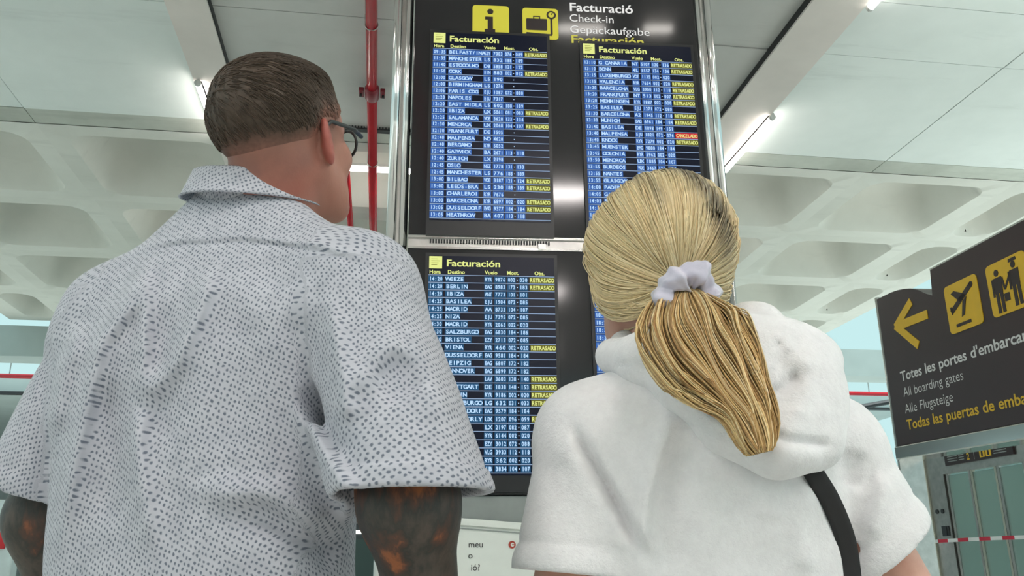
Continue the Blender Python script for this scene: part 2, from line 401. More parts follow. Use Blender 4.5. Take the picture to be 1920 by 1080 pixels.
# header pictograms and words
mb = MB(); mb.prism(rrect(.141, 3.694, .336, 3.876, .018), -.004, .002, 0)
y = -.0055
mb.prism(disc(.236, 3.838, .0165), y, -.004, 1)
mb.prism([(.208, 3.806), (.250, 3.806), (.250, 3.730), (.262, 3.730), (.262, 3.712), (.206, 3.712), (.206, 3.730), (.222, 3.730), (.222, 3.788), (.208, 3.788)], y, -.004, 1)
mb.build('information_pictogram', [m_pict, m_ink], totem, label='yellow square with a brown letter i')
mb = MB(); mb.prism(rrect(.408, 3.682, .600, 3.872, .018), -.004, .002, 0)
mb.prism(rrect(.428, 3.735, .540, 3.806, .006), y, -.004, 1)
for b in (bar((.468, 3.806), (.468, 3.822), .006), bar((.466, 3.820), (.502, 3.820), .006), bar((.500, 3.806), (.500, 3.822), .006),
          bar((.428, 3.716), (.565, 3.708), .010), bar((.563, 3.712), (.563, 3.810), .012)): mb.prism(b, y, -.004, 1)
mb.prism(disc(.563, 3.832, .026), y, -.004, 1); mb.prism(disc(.563, 3.832, .016), y - .001, -.005, 0); mb.prism(bar((.563, 3.832), (.570, 3.845), .005), y - .002, -.006, 1)
mb.build('baggage_pictogram', [m_pict, m_ink], totem, label='yellow square with a suitcase on a scale')
for a, k, lb_ in ((('Facturació', .661, 3.866, .052, .352, -.002, 0, 1), m_wtext, 'bold white word Facturació'), (('Check-in', .660, 3.800, .046, .246, -.002, 0, 0), m_wtext, 'thin white word Check-in'),
                  (('Gepäckaufgabe', .660, 3.730, .046, .438, -.002, 0, 0), m_wtext, 'thin white word Gepäckaufgabe'), (('Facturación', .664, 3.668, .048, .400, -.002, 0, 1), m_ytext, 'bold yellow word Facturación')):
    mb = MB(); write(mb, *a); mb.build('lettering', k, totem, label=lb_)['kind'] = 'stuff'

L1 = """09:35|BELFAST/INA|EZY|7003|076|089|R
11:35|MANCHESTER|LS|832|188|189|
11:40|ESTOCOLMO|D8|5858|121|122|
11:50|CORK|EIN|883|002|012|R
12:00|GLASGOW|LS|190|||
12:00|BIRMINGHAM|LS|1276|||
12:05|PARIS CDG|EJU|1087|072|080|
12:20|NAPOLES|EJU|7317|||
12:20|EAST MIDLA|LS|602|188|189|
12:20|IBIZA|UX|5061|081|083|R
12:25|SALAMANCA|VOE|3628|133|134|
12:30|MENORCA|UX|2068|104|107|R
12:30|FRANKFURT|DE|1505|||
12:40|MALPENSA|NO|4628|||
12:40|BERGAMO|RYR|5052|||
12:40|GATWICK|BA|2671|113|118|
12:40|ZURICH|LX|2198|||
12:45|OSLO|NSZ|1778|131|133|
12:45|MANCHESTER|LS|776|188|189|
13:00|BILBAO|VOE|3187|121|124|R
13:00|LEEDS-BRA|LS|230|188|189|R
13:00|CHARLEROI|RYR|7676|||
13:00|BARCELONA|RYR|6897|002|020|R
13:05|DUSSELDORF|EWG|9377|184|184|R
13:05|HEATHROW|BA|407|113|118|"""
L2 = """13:10|G CANARIA|NT|5107|136|136|R
13:10|BONN|4L|5557|134|136|R
13:15|LUXEMBURGO|VOE|1135|002|020|
13:15|VALENCIA|RYR|7634|002|020|R
13:20|BARCELONA|VLG|3900|112|118|R
13:20|FRANKFURT|NT|513|002|007|R
13:20|MEMMINGEN|RYR|1887|002|020|R
13:25|BASILEA|EJU|1271|072|080|
13:30|BARCELONA|A2|1945|112|118|R
13:30|MUNICH|EWG|6961|184|184|R
13:40|BASILEA|DE|1898|149|151|
13:40|MALPENSA|EJU|1821|072|076|C
13:40|KNOCK|RYR|7279|002|020|R
13:45|MUENSTER|EWG|9880|184|184|
13:45|COLONIA|RYR|5962|002|020|
13:50|MENORCA|UX|1885|104|107|
13:55|BURDEOS|VOE|3467|121|124|
13:55|NANTES|EJU|4890|072|080|
13:55|GLASGOW|LS|162|188|189|
14:00|PADERBORN|EWG|6883|184|184|
14:05|GINEBRA|EJU|1384|072|080|
14:05|BERLIN|RYR|1178|002|020|
14:10|LYON|EJU|4386|072|080|
14:15|PALERMO|VOE|1733|121|124|
14:15|MADRID|UX|6072|104|107|"""
L3 = """14:20|WEEZE|RYR|9876|002|030|R
14:20|BERLIN|EWG|8983|172|183|R
14:20|IBIZA|ANT|7773|101|101|
14:25|BASILEA|EJU|1904|072|085|
14:25|MADRID|AA|8733|104|107|
14:25|NIZA|EJU|7395|072|085|
14:30|MADRID|RYR|2063|002|020|
14:30|SALZBURGO|EWG|6830|184|186|
14:30|BRISTOL|EZY|2713|072|085|
14:35|VIENA|RYR|460|002|020|R
14:35|DUSSELDORF|EWG|9581|184|184|
14:40|LEIPZIG|EWG|6807|172|182|
14:40|HANNOVER|EWG|6899|172|182|
14:45||LAV|3603|138|140|R
14:45|STUTTGART|DE|1838|148|153|R
14:50|BERLIN|RYR|9186|002|020|R
14:50|LUXEMBURGO|LG|632|031|033|R
14:55|DUSSELDORF|EWG|9579|184|184|
14:55|PARIS ORLY|UX|1207|096|099|R
15:00|ZURICH|LX|2197|082|087|
15:00|MALAGA|RYR|6144|002|020|
15:05|LUTON|EZY|3012|072|088|
15:05|SEVILLA|VLG|3933|112|118|R
15:10|MILAN|RYR|362|002|020|
15:10|MADRID|IB|3834|104|107|"""
cities = ['OPORTO', 'BREMEN', 'HAMBURGO', 'PRAGA', 'LONDRES', 'ROMA', 'OVIEDO', 'BOLONIA', 'GRANADA', 'OSLO']
L4 = '\n'.join('%02d:%02d|%s|%s|%d|%03d|%03d|' % (18 + (i * 5 // 60), (i * 5) % 60, cities[i % 10], ('EZY', 'RYR', 'VLG')[i % 3], 1300 + 117 * i, 70 + i, 80 + i) for i in range(25))
def screen(x0, z0, w_, h_, rows, bloom_mat, label):
    mb = MB(); e = .016
    mb.box(x0 - e, -.014, z0 - .085, x0 + w_ + e, .0, z0 + h_ + e, 1)
    mb.box(x0, -.016, z0 - .01, x0 + w_, -.0135, z0 + h_, 0)
    scr = mb.build('screen', [m_scr, m_bezel], totem, label=label)
    y = -.0175
    mb = MB(); s_ = .062
    quad(mb, x0 + .002, z0 + h_ - s_ - .003, x0 + .002 + s_, z0 + h_ - .003, y, 0)
    for k in range(4): quad(mb, x0 + .012, z0 + h_ - .018 - k * .010, x0 + .012 + (.03, .04, .035, .028)[k], z0 + h_ - .0155 - k * .010, y - .0006, 1)
    write(mb, 'Facturación', x0 + .084, z0 + h_ - .052, .033, .262, y, 0, 1.3)
    rh = (h_ - .098) / 25
    for tx, fx in (('Hora', .006), ('Destino', .15), ('Vuelo', .445), ('Most.', .62), ('Obs.', .84)):
        write(mb, tx, x0 + fx * w_, z0 + h_ - .090, .018, None, y, 0, 1.3)
    mb.build('screen_heading', [m_yel, m_ycell], scr)
    for i, r in enumerate(rows.split('\n')):
        q = r.split('|'); zt = z0 + h_ - .098 - rh * i; zb = zt - rh; mb = MB()
        quad(mb, x0, zt - .0016, x0 + w_, zt + .0016, y - .0008, 2)
        cells = [(.0, .115, q[0]), (.135, .135 + .0295 * max(len(q[1]), 4), q[1]), (.44, .505, q[2]), (.52, .612, q[3]), (.622, .69, q[4]), (.715, .788, q[5])]
        for a, b, tx in cells:
            if not tx: continue
            quad(mb, x0 + a * w_, zb + rh * .10, x0 + b * w_, zt - rh * .10, y, 0)  # bloom of the text drawn as a coloured quad behind it
            write(mb, tx, x0 + (a + .006) * w_, zb + rh * .25, rh * .50, min((b - a - .01) * w_, .0185 * len(tx)), y - .001, 1, 1.6, True)
        quad(mb, x0 + .699 * w_, zb + rh * .42, x0 + .706 * w_, zb + rh * .55, y - .001, 1)
        if q[6] == 'R':
            quad(mb, x0 + .80 * w_, zb + rh * .1, x0 + w_, zt - rh * .1, y, 4)
            write(mb, 'RETRASADO', x0 + .805 * w_, zb + rh * .25, rh * .50, .19 * w_, y - .001, 3, 1.6, True)
        if q[6] == 'C':
            quad(mb, x0 + .80 * w_, zb + rh * .1, x0 + w_, zt - rh * .1, y, 5)
            write(mb, 'CANCELADO', x0 + .805 * w_, zb + rh * .25, rh * .50, .19 * w_, y - .001, 3, 1.2, True)
        if i == 24: quad(mb, x0, zb - .0016, x0 + w_, zb + .0016, y - .0008, 2)
        mb.build('flight_row', [bloom_mat, m_txt, m_line, m_yel, m_ycell, m_rcell], scr)
screen(-.064, 2.640, .598, 1.050, L1, m_bloom, 'upper left flight screen')
screen(.725, 2.620, .585, 1.040, L2, m_bloom, 'upper right flight screen with one red cancelled notice')
screen(-.062, 1.415, .606, 1.030, L3, m_bloom_teal, 'lower left flight screen')
screen(.735, 1.395, .590, 1.030, L4, m_bloom, 'lower right flight screen hidden mostly by blonde hair')
# notice poster on the cabinet
po = thing('notice_poster', 'pale printed notice leaning on the grey base of the totem', 'poster', (TX + .5 * math.cos(TH_B) + .2 * math.sin(TH_B), TY + .5 * math.sin(TH_B) - .06, 0), TH_B)
def tilt(mb, a, x0=-.25, z0=1.2):
    c, s = math.cos(a), math.sin(a); mb.v = [(x0 + (x - x0) * c - (z - z0) * s, y, z0 + (x - x0) * s + (z - z0) * c) for x, y, z in mb.v]; return mb
mb = MB(); mb.box(-.50, 0, .30, .40, .03, 1.19); tilt(mb, -.08).build('poster_board', m_paper, po, bevel=.004)
mb = MB(); mb.box(-.50, -.012, 1.175, .40, .03, 1.205); tilt(mb, -.08).build('poster_edge', m_paper, po, bevel=.003)
mb = MB(); mb.box(-.50, -.004, 1.160, .40, -.0005, 1.165); tilt(mb, -.08).build('rule_line', m_cab, po)
mb = MB()
write(mb, 'meu', -.312, 1.095, .026, None, -.002, 0, .2, right=True)
write(mb, 'o', -.357, 1.050, .026, None, -.002, 0, .2, right=True)
write(mb, 'ió?', -.325, 1.000, .026, None, -.002, 0, .2, right=True)
mb.build('poster_lettering', m_print, po)
mb = MB(); mb.prism(disc(-.187, 1.105, .016), -.002, -.0005, 0)
mb.prism(disc(-.185, 1.105, .008), -.003, -.002, 1); mb.prism(bar((-.187, 1.105), (-.172, 1.105), .004), -.004, -.003, 0)
mb.build('poster_emblem', [m_orange, m_paper], po, label='small round red emblem')
mb = MB(); mb.box(-.42, .0, 0, -.38, .03, .32); mb.box(.28, .0, 0, .32, .03, .32); mb.build('poster_leg', m_steel, po)

# ================================================================== BOARDING GATE SIGN
TH_S = math.atan2(-math.cos(B), -math.sin(B))
sg = thing('boarding_sign', 'large brown boarding gates sign with yellow arrow and pictograms', 'sign', (3.48, 8.0, 0), TH_S)
TS = -.034
def tl(mb): mb.v = [(x, y, z + TS * x) for x, y, z in mb.v]; return mb
out = [(0, 2.02), (3.3, 2.02), (3.3, 3.415), (.945, 3.415), (.92, 3.20), (.82, 3.245), (.71, 3.31), (.60, 3.352), (.50, 3.376), (.38, 3.396), (.27, 3.405), (0, 3.41)]
mb = MB(); mb.prism(out, 0, .22); tl(mb).build('sign_panel', m_sign, sg)
mb = MB(); mb.prism([(.945, 3.415), (3.3, 3.415), (3.3, 3.428), (.945, 3.428)], -.004, .224); tl(mb).build('top_edging', m_chrome, sg)
mb = MB(); mb.box(-.02, -.02, 1.90, 3.3, .24, 2.015); tl(mb).build('bottom_rail', m_chrome, sg, bevel=.01)
for x in (-.05, 3.36):
    mb = MB(); mb.tube([(x, .04, 0), (x, .04, 3.44 + TS * x)], .028, 16); mb.build('post', m_chrome, sg, True)
    mb = MB(); mb.tube([(x, .18, 0), (x, .18, 3.44 + TS * x)], .028, 16); mb.build('post', m_chrome, sg, True)
mb = MB(); mb.box(-.022, .0, .1, .004, .22, 3.41); mb.build('side_plate', m_steel, sg)
zz = lambda s, z: z + .034 * s
mb = MB()
q = lambda s, z: (s, zz(s, z))
# arrow: head chevron with a shaft
ax, az = q(.267, 3.068)
mb.prism(bar((.27, 3.070), (.585, 3.235), .075), -.006, 0); mb.prism(bar((.27, 3.090), (.60, 2.835), .075), -.0062, 0)
mb.prism(bar((.33, 3.072), (.81, 3.062), .078), -.0065, 0)
tl(mb).build('arrow', m_spict, sg)
# plane taking off
mb = MB(); mb.prism(rrect(1.10, 2.812, 1.548, 3.212, .04), -.006, 0, 0); y = -.009
mb.prism(bar((1.16, 2.985), (1.47, 3.145), .045), y, -.006, 1); mb.prism(disc(1.468, 3.143, .024), y, -.006, 1)
mb.prism([(1.19, 3.135), (1.235, 3.15), (1.385, 3.085), (1.30, 3.04)], y, -.006, 1)
mb.prism([(1.33, 3.04), (1.39, 3.07), (1.33, 2.93), (1.29, 2.92)], y, -.006, 1)
mb.prism([(1.15, 3.03), (1.175, 3.03), (1.20, 2.99), (1.165, 2.965)], y, -.006, 1)
mb.prism(bar((1.20, 2.865), (1.40, 2.865), .025), y, -.006, 1)
tl(mb).build('take_off_pictogram', [m_spict, m_ink], sg, label='yellow square with a plane taking off')
# passport control
mb = MB(); mb.prism(rrect(1.67, 2.812, 2.13, 3.215, .04), -.006, 0, 0)
def figure(cx, cz, cap_):
    mb.prism(disc(cx, cz + .125, .026), y, -.006, 1)
    mb.prism([(cx - .05, cz + .09), (cx + .05, cz + .09), (cx + .045, cz - .03), (cx - .045, cz - .03)], y, -.006, 1)
    mb.prism(bar((cx - .058, cz + .085), (cx - .062, cz - .05), .022), y, -.006, 1)
    mb.prism(bar((cx - .024, cz - .03), (cx - .026, cz - .18), .036), y, -.006, 1); mb.prism(bar((cx + .024, cz - .03), (cx + .026, cz - .18), .036), y, -.006, 1)
    if cap_: mb.prism([(cx - .045, cz + .150), (cx + .045, cz + .150), (cx + .04, cz + .175), (cx - .04, cz + .175)], y, -.006, 1)
figure(1.79, 3.01, False); figure(1.99, 3.02, True)
mb.prism(bar((1.94, 3.09), (1.86, 2.99), .02), y, -.006, 1); mb.prism(bar((1.845, 3.09), (1.86, 2.99), .02), y, -.006, 1); mb.prism(rrect(1.84, 2.90, 1.90, 2.96, .005), y, -.006, 1)
tl(mb).build('passport_pictogram', [m_spict, m_ink], sg, label='yellow square with two standing figures')
_sl = sg
for a, k, lb_ in ((("Totes les portes d'embarcament", .232, 2.578, .086, 2.02, -.002, 0, 1.0), m_swhite, 'bold white line of lettering'), (("All boarding gates", .240, 2.435, .082, .93, -.002, 0, -.3), m_swhite, 'upper thin white line of lettering'),
                  (("Alle Flugsteige", .225, 2.288, .082, .76, -.002, 0, -.3), m_swhite, 'lower thin white line of lettering'), (("Todas las puertas de embarque", .222, 2.145, .086, 1.92, -.002, 0, 1.0), m_spict, 'bold yellow line of lettering')):
    mb = MB(); write(mb, *a); tl(mb).build('lettering', k, sg, label=lb_)['kind'] = 'stuff'
""" 
write(mb, "Totes les portes d'embarcament", .232, 2.578, .086, 2.02, -.002, 0, 1.0)
write(mb, "All boarding gates", .240, 2.435, .082, .93, -.002, 0, -.3)
write(mb, "Alle Flugsteige", .225, 2.288, .082, .76, -.002, 0, -.3)
write(mb, "Todas las puertas de embarque", .222, 2.145, .086, 1.92, -.002, 1, 1.0)
tl(mb).build('sign_lettering', [m_swhite, m_spict], sg, x')
"""

# ================================================================== LIFT
m_glass = Mat('green_glass', (.46, .58, .54, 1), .08); m_glass.b.inputs['Transmission Weight'].default_value = .65; m_glass.b.inputs['IOR'].default_value = 1.2; m_glass = m_glass.m
TH_L = math.atan2(-math.cos(A), -math.sin(A))
lx, ly = 6.95 * math.cos(TH_C) - 11.0 * math.sin(TH_C), 6.95 * math.sin(TH_C) + 11.0 * math.cos(TH_C)
lf = thing('lift', 'steel and green glass lift with sliding doors under the brown sign', 'lift', (lx, ly, 0), TH_L)
m_lit = simple('lift_frame_steel', (.50, .50, .42, 1), .35, .7, sc=6)
mb = MB(); mb.box(.35, 0, 0, .45, .2, 2.42); mb.build('left_jamb', m_lit, lf, bevel=.01)
mb = MB(); mb.box(.35, 0, 2.30, 3.6, .2, 2.42); mb.build('lintel', m_lit, lf, bevel=.01)
mb = MB(); mb.box(.45, .03, 2.06, 3.6, .12, 2.30); mb.build('door_header', m_steel, lf)
mb = MB(); mb.box(.45, .03, 0, .78, .12, 2.06); mb.build('call_column', m_steel, lf)
for x in (.55, .66):
    mb = MB(); mb.prism(disc(x, 1.62, .028), .02, .03); mb.build('call_button', m_dark, lf)
mb = MB(); mb.box(.60, .02, 1.32, .74, .03, 1.44); mb.box(.68, .015, 1.33, .70, .02, 1.43); mb.build('key_switch', m_dark, lf)
for i in range(6):
    x = .80 + i * .47
    mb = MB(); mb.box(x + .04, .06, .06, x + .43, .075, 2.04); o = mb.build('door', m_glass, lf)
    for a, b in ((x, x + .04), (x + .43, x + .465)):
        mb = MB(); mb.box(a, .05, .02, b, .09, 2.06); mb.build('door_edge', m_lit if i % 2 else m_steel, o)
    mb = MB(); mb.box(x + .465, .05, .02, x + .472, .10, 2.06); mb.build('door_gap', m_dark, o)
mb = MB(); mb.box(.35, .2, 2.35, 3.6, 1.9, 2.42); mb.build('roof', m_steel, lf)
mb = MB(); mb.box(.35, 1.85, 0, 3.6, 1.9, 2.35); mb.build('rear_wall', m_steel, lf)
mb = MB(); mb.box(.35, .2, 0, .40, 1.9, 2.35); mb.build('side_wall', m_glass, lf)
mb = MB(); mb.box(2.0, .30, 1.25, 2.12, .40, 1.75, 0); mb.build('control_panel', simple('dark_red_box', srgb(95, 50, 55), .5), lf)
mb = MB(); mb.prism([(.89, 2.15), (2.12, 2.15), (2.12, 2.285), (.89, 2.285)], .005, .03, 0)
write(mb, '2', 1.32, 2.178, .078, None, .003, 1, 1); quad(mb, 1.455, 2.17, 1.462, 2.265, .003, 2)
for x in (1.56, 1.67):
    mb.prism([(x, 2.178), (x + .09, 2.178), (x + .09, 2.262), (x, 2.262)], .001, .005, 1); mb.prism(disc(x + .045, 2.235, .014), -.001, .001, 0); mb.prism(bar((x + .045, 2.19), (x + .045, 2.225), .03), -.001, .001, 0)
for k in range(3):
    quad(mb, .95, 2.19 + k * .028, 1.14, 2.20 + k * .028, .003, 2); quad(mb, 1.17, 2.19 + k * .028, 1.27, 2.20 + k * .028, .003, 2); quad(mb, 1.80, 2.19 + k * .028, 2.02, 2.20 + k * .028, .003, 2)
mb.build('lift_sign', [m_ink, m_spict, m_cab], lf, label='narrow brown sign with a yellow 2')
tp = thing('barrier_tape', 'red and white striped barrier tape strung before the lift', 'tape', (lx, ly, 0), TH_L)
m_tr = simple('tape_red', srgb(200, 30, 60), .4); m_tw = simple('tape_white', (.8, .8, .8, 1), .4)
for i in range(22):
    mb = MB(); x = .02 + i * .19; z = lambda x: 1.255 + .012 * math.cos((x - 1.8))
    v = [(x, -.30, z(x) - .03), (x + .19, -.30, z(x + .19) - .03), (x + .19, -.30, z(x + .19) + .01), (x, -.30, z(x) + .01)]
    mb.add(v + [(a, -.298, c) for a, _, c in v], [(0, 1, 2, 3), (7, 6, 5, 4), (0, 4, 5, 1), (1, 5, 6, 2), (2, 6, 7, 3), (3, 7, 4, 0)])
    mb.build('tape_stripe', m_tr if i % 2 else m_tw, tp)
for x in (.0, 4.22):
    mb = MB(); mb.tube([(x, -.30, .03), (x, -.30, 1.30)], .02, 12); mb.tube([(x, -.30, 0), (x, -.30, .03)], .16, 20); mb.build('tape_post', m_steel, tp, True)
# lit kiosk beside the lift
kx = 6.6 * math.cos(TH_C) - 11.9 * math.sin(TH_C); ky = 6.6 * math.sin(TH_C) + 11.9 * math.cos(TH_C)
ks = thing('kiosk', 'blue-edged kiosk with a bright cyan screen left of the lift', 'kiosk', (kx, ky, 0), math.radians(-20))
mb = MB(); mb.box(-.22, 0, 0, .22, .15, 1.72); mb.build('body', simple('kiosk_blue', (.03, .05, .35, 1), .4), ks, bevel=.01)
mb = MB(); mb.box(-.19, -.01, .7, .15, 0, 1.66); mb.build('kiosk_screen', emit('kiosk_screen_light', (.30, .72, .80, 1), 1), ks)
mb = MB(); mb.box(-.12, -.014, 1.40, .09, -.01, 1.44); mb.box(-.12, -.014, 1.2, .09, -.01, 1.23); mb.build('kiosk_print', m_swhite, ks)
mb = MB(); mb.box(-.24, -.02, 0, .24, .17, .08); mb.build('foot', m_redd, ks)
gp = hthing('glass_partition', 'grey-green glass panel in a steel frame behind the kiosk', 'partition', 7.6, 13.6, 0)
mb = MB(); mb.box(-1.2, 0, .1, 1.2, .02, 2.45); mb.build('pane', m_glass, gp)
for x in (-1.25, 0, 1.2):
    mb = MB(); mb.box(x, -.02, 0, x + .05, .04, 2.5); mb.build('frame_post', m_steel, gp)
mb = MB(); mb.box(-1.25, -.02, 2.45, 1.25, .04, 2.52); mb.build('frame_rail', m_steel, gp)
ys = hthing('hanging_sign', 'small yellow lit sign hung in the far hall right of the woman', 'sign', 12.2, 25, z_at(824, 24.5))
mb = MB(); mb.box(-1.2, 0, -.08, 1.2, .1, .08); mb.build('sign_box', m_pict, ys); mb = MB()
for x in (-1, 1): mb.tube([(x, .05, .08), (x, .05, z_at(745, 24) - z_at(824, 24.5))], .015, 6)
mb.build('hanger_rod', m_dark, ys)
br = hthing('roof_brace', 'slanting black steel brace in the far hall right of the woman', 'brace', 10.6, 22, z_at(765, 21))
mb = MB(); mb.tube([(0, 0, 0), (4.2, 0, .75)], .07, 8); mb.build('brace_bar', m_dark, br)
# left: light box and rails behind the man's arm
lb = at(6, 1000, 6.4)
sb = thing('advert_stand', 'pale light box with a red label at the far left edge', 'advertising stand', (lb[0] - .25, lb[1], 0), math.radians(8))
mb = MB(); mb.box(-.55, 0, .05, .32, .12, 1.50); mb.build('light_box', simple('stand_white', (.62, .72, .72, 1), .4), sb, bevel=.01)
mb = MB(); mb.box(-.5, -.006, 1.30, .24, .0, 1.34); mb.box(-.5, -.006, .2, .24, .0, .95); mb.build('pale_print', simple('stand_cyan', (.42, .66, .70, 1), .4), sb)
mb = MB(); mb.box(-.5, -.010, 1.16, .26, -.0, 1.275); mb.build('red_label', simple('label_red', srgb(205, 35, 45), .4), sb, label='red label with tiny white lettering')
mb = MB(); write(mb, 'ofertes', .0, 1.195, .035, .22, -.012, 0, .5); mb.build('label_lettering', m_swhite, sb)
mb = MB(); mb.box(-.6, -.04, 0, .36, .16, .06); mb.build('foot', m_steel, sb)
rb = at(30, 1040, 8.0)
rl = thing('queue_rail', 'steel rails with a yellow-green band behind the man\'s left arm', 'barrier', (rb[0] + .1, rb[1], 0), math.radians(5))
mb = MB(); mb.box(-.5, 0, 1.13, .6, .03, 1.17); mb.build('band', simple('band_lime', (.55, .72, .05, 1), .4), rl)
for x in (-.35, -.1, .15, .4):
    mb = MB(); mb.tube([(x, .015, .0), (x, .015, 1.13)], .02, 10); mb.build('post', m_chrome, rl, True)
mb = MB(); mb.box(-.5, 0, 1.36, .6, .02, 1.38); mb.tube([(-.35, .015, 1.1), (-.35, .015, 1.38)], .015, 8); mb.tube([(.4, .015, 1.1), (.4, .015, 1.38)], .015, 8); mb.build('top_rail', m_steel, rl)
# shop fronts along the far end and the left side
for i in range(7):
    x = -12 + i * 4
    t = hthing('shop_front', 'dark far shop front with a lit strip, %s from the left at the hall end' % ['first', 'second', 'third', 'fourth', 'fifth', 'sixth', 'seventh'][i], 'shop', x, 42, 0, 'shop fronts at the far end')
    mb = MB(); mb.box(-1.9, 0, 0, 1.9, .3, 2.9); mb.build('front', simple('shop_dark_%d' % i, (.12 + .03 * (i % 3), .13, .14, 1), .4), t)
    mb = MB(); mb.box(-1.8, -.02, 2.45, 1.8, 0, 2.6); mb.build('lit_strip', m_tubef, t)
    mb = MB(); mb.box(-1.5, -.02, .2, -.1, 0, 2.2); mb.box(.1, -.02, .2, 1.5, 0, 2.2); mb.build('pane', m_glass, t)
#PEOPLE
# ================================================================== PEOPLE
# implicit bodies, meshed with surface nets; all in metres in the world frame
def surf(f, lo, hi, h, it=4):
    lo = np.array(lo, float); n = np.ceil((np.array(hi) - lo) / h).astype(int) + 1
    F = np.empty(n, np.float32); ax = [lo[i] + h * np.arange(n[i]) for i in range(3)]
    c4 = 5; cax = [lo[i] + h * c4 * (np.arange((n[i] - 1) // c4 + 1) + .5) for i in range(3)]   # coarse look first, then only the blocks near the surface
    X, Y, Z = np.meshgrid(*cax, indexing='ij'); Fc = f(np.stack([X, Y, Z], -1).reshape(-1, 3)).reshape(X.shape).astype(np.float32)
    F[:] = np.repeat(np.repeat(np.repeat(Fc, c4, 0), c4, 1), c4, 2)[:n[0], :n[1], :n[2]]
    near = np.abs(F) < h * c4 * 1.5; ii = np.argwhere(near)
    for a in range(0, len(ii), 400000):
        j = ii[a:a + 400000]; F[tuple(j.T)] = f(lo + h * j)
    s = F < 0; c = [slice(None, -1), slice(1, None)]
    cnt = sum(s[c[i], c[j], c[k]].astype(np.int8) for i in (0, 1) for j in (0, 1) for k in (0, 1))
    cell = (cnt > 0) & (cnt < 8); idx = -np.ones(cell.shape, np.int64); ci = np.argwhere(cell); idx[cell] = np.arange(len(ci))
    acc = np.zeros((len(ci), 3)); num = np.zeros(len(ci)); co = [(i, j, k) for i in (0, 1) for j in (0, 1) for k in (0, 1)]
    for p in co:
        for d in range(3):
            if p[d] == 0:
                q = list(p); q[d] = 1
                fa = F[tuple((ci + p).T)]; fb = F[tuple((ci + q).T)]; m_ = (fa < 0) != (fb < 0)
                t = np.where(m_, fa / np.where(fa == fb, 1, fa - fb), 0); pt = np.tile(np.array(p, float), (len(ci), 1)); pt[:, d] = t
                acc[m_] += pt[m_]; num[m_] += 1
    V = lo + h * (ci + acc / num[:, None]); Q = []
    for d in range(3):
        e = [slice(None)] * 3; g = [slice(None)] * 3; e[d] = slice(None, -1); g[d] = slice(1, None)
        a, b = s[tuple(e)], s[tuple(g)]; w1, w2 = [(1, 2), (2, 0), (0, 1)][d]
        for flip in (0, 1):
            E_ = np.argwhere((a & ~b) if not flip else (~a & b))
            E_ = E_[(E_[:, w1] > 0) & (E_[:, w2] > 0) & (E_[:, w1] < n[w1] - 1) & (E_[:, w2] < n[w2] - 1)]
            def g_(o1, o2):
                q = E_.copy(); q[:, w1] -= o1; q[:, w2] -= o2; return idx[tuple(q.T)]
            r = np.stack([g_(1, 1), g_(0, 1), g_(0, 0), g_(1, 0)], 1)
            Q.append(r if not flip else r[:, ::-1])
    Q = np.concatenate(Q); Q = Q[(Q >= 0).all(1)]
    e = .0012
    for _ in range(it):
        f0 = f(V); G = np.stack([(f(V + np.eye(3)[i] * e) - f(V - np.eye(3)[i] * e)) / (2 * e) for i in range(3)], 1)
        st = -(f0 / np.maximum((G ** 2).sum(1), .2))[:, None] * G; L_ = np.linalg.norm(st, axis=1, keepdims=True)
        V = V + st * np.minimum(1, .6 * h / np.maximum(L_, 1e-9)) * .8
    return V, Q
def mesh_obj(name, V, Q, mat, parent, cols=None, uv=None, label=None):
    me = bpy.data.meshes.new(name); me.vertices.add(len(V)); me.vertices.foreach_set('co', np.asarray(V, np.float32).ravel())
    k = Q.shape[1]; me.loops.add(Q.size); me.loops.foreach_set('vertex_index', Q.astype(np.int32).ravel())
    me.polygons.add(len(Q)); me.polygons.foreach_set('loop_start', np.arange(0, Q.size, k, dtype=np.int32)); me.polygons.foreach_set('loop_total', np.full(len(Q), k, np.int32))
    me.update(calc_edges=True); me.shade_smooth()
    if cols is not None:
        at_ = me.color_attributes.new('Col', 'FLOAT_COLOR', 'POINT')
        at_.data.foreach_set('color', np.c_[cols, np.ones(len(cols))].astype(np.float32).ravel())
    if uv is not None:
        u_ = me.attributes.new('cloth', 'FLOAT_VECTOR', 'POINT'); u_.data.foreach_set('vector', np.c_[uv, np.zeros(len(uv))].astype(np.float32).ravel())
    me.materials.append(mat); o = bpy.data.objects.new(name, me); C.objects.link(o)
    if parent is not None:
        o.parent = parent; o.matrix_parent_inverse = parent_inv(parent)
    if label: o['label'] = label
    return o
def parent_inv(p): return (Matrix.Translation(p.location) @ p.rotation_euler.to_matrix().to_4x4()).inverted()
def smin(a, b, k):
    h = np.clip(.5 + .5 * (b - a) / k, 0, 1); return b * (1 - h) + a * h - k * h * (1 - h)
def capsule(p, a, b, ra, rb):
    a = np.array(a, float); b = np.array(b, float); d = b - a; h = np.clip(((p - a) @ d) / (d @ d), 0, 1)
    return np.linalg.norm(p - a - h[:, None] * d, axis=1) - (ra + (rb - ra) * h)
def ell(p, c, r):
    q = (p - np.array(c)) / np.array(r); k0 = np.linalg.norm(q, axis=1); k1 = np.linalg.norm(q / np.array(r), axis=1) + 1e-9
    return k0 * (k0 - 1) / k1
def smooth(x, a, b):
    t = np.clip((x - a) / (b - a), 0, 1); return t * t * (3 - 2 * t)
def rotz(t): c, s = math.cos(t), math.sin(t); return np.array([[c, -s, 0], [s, c, 0], [0, 0, 1]])
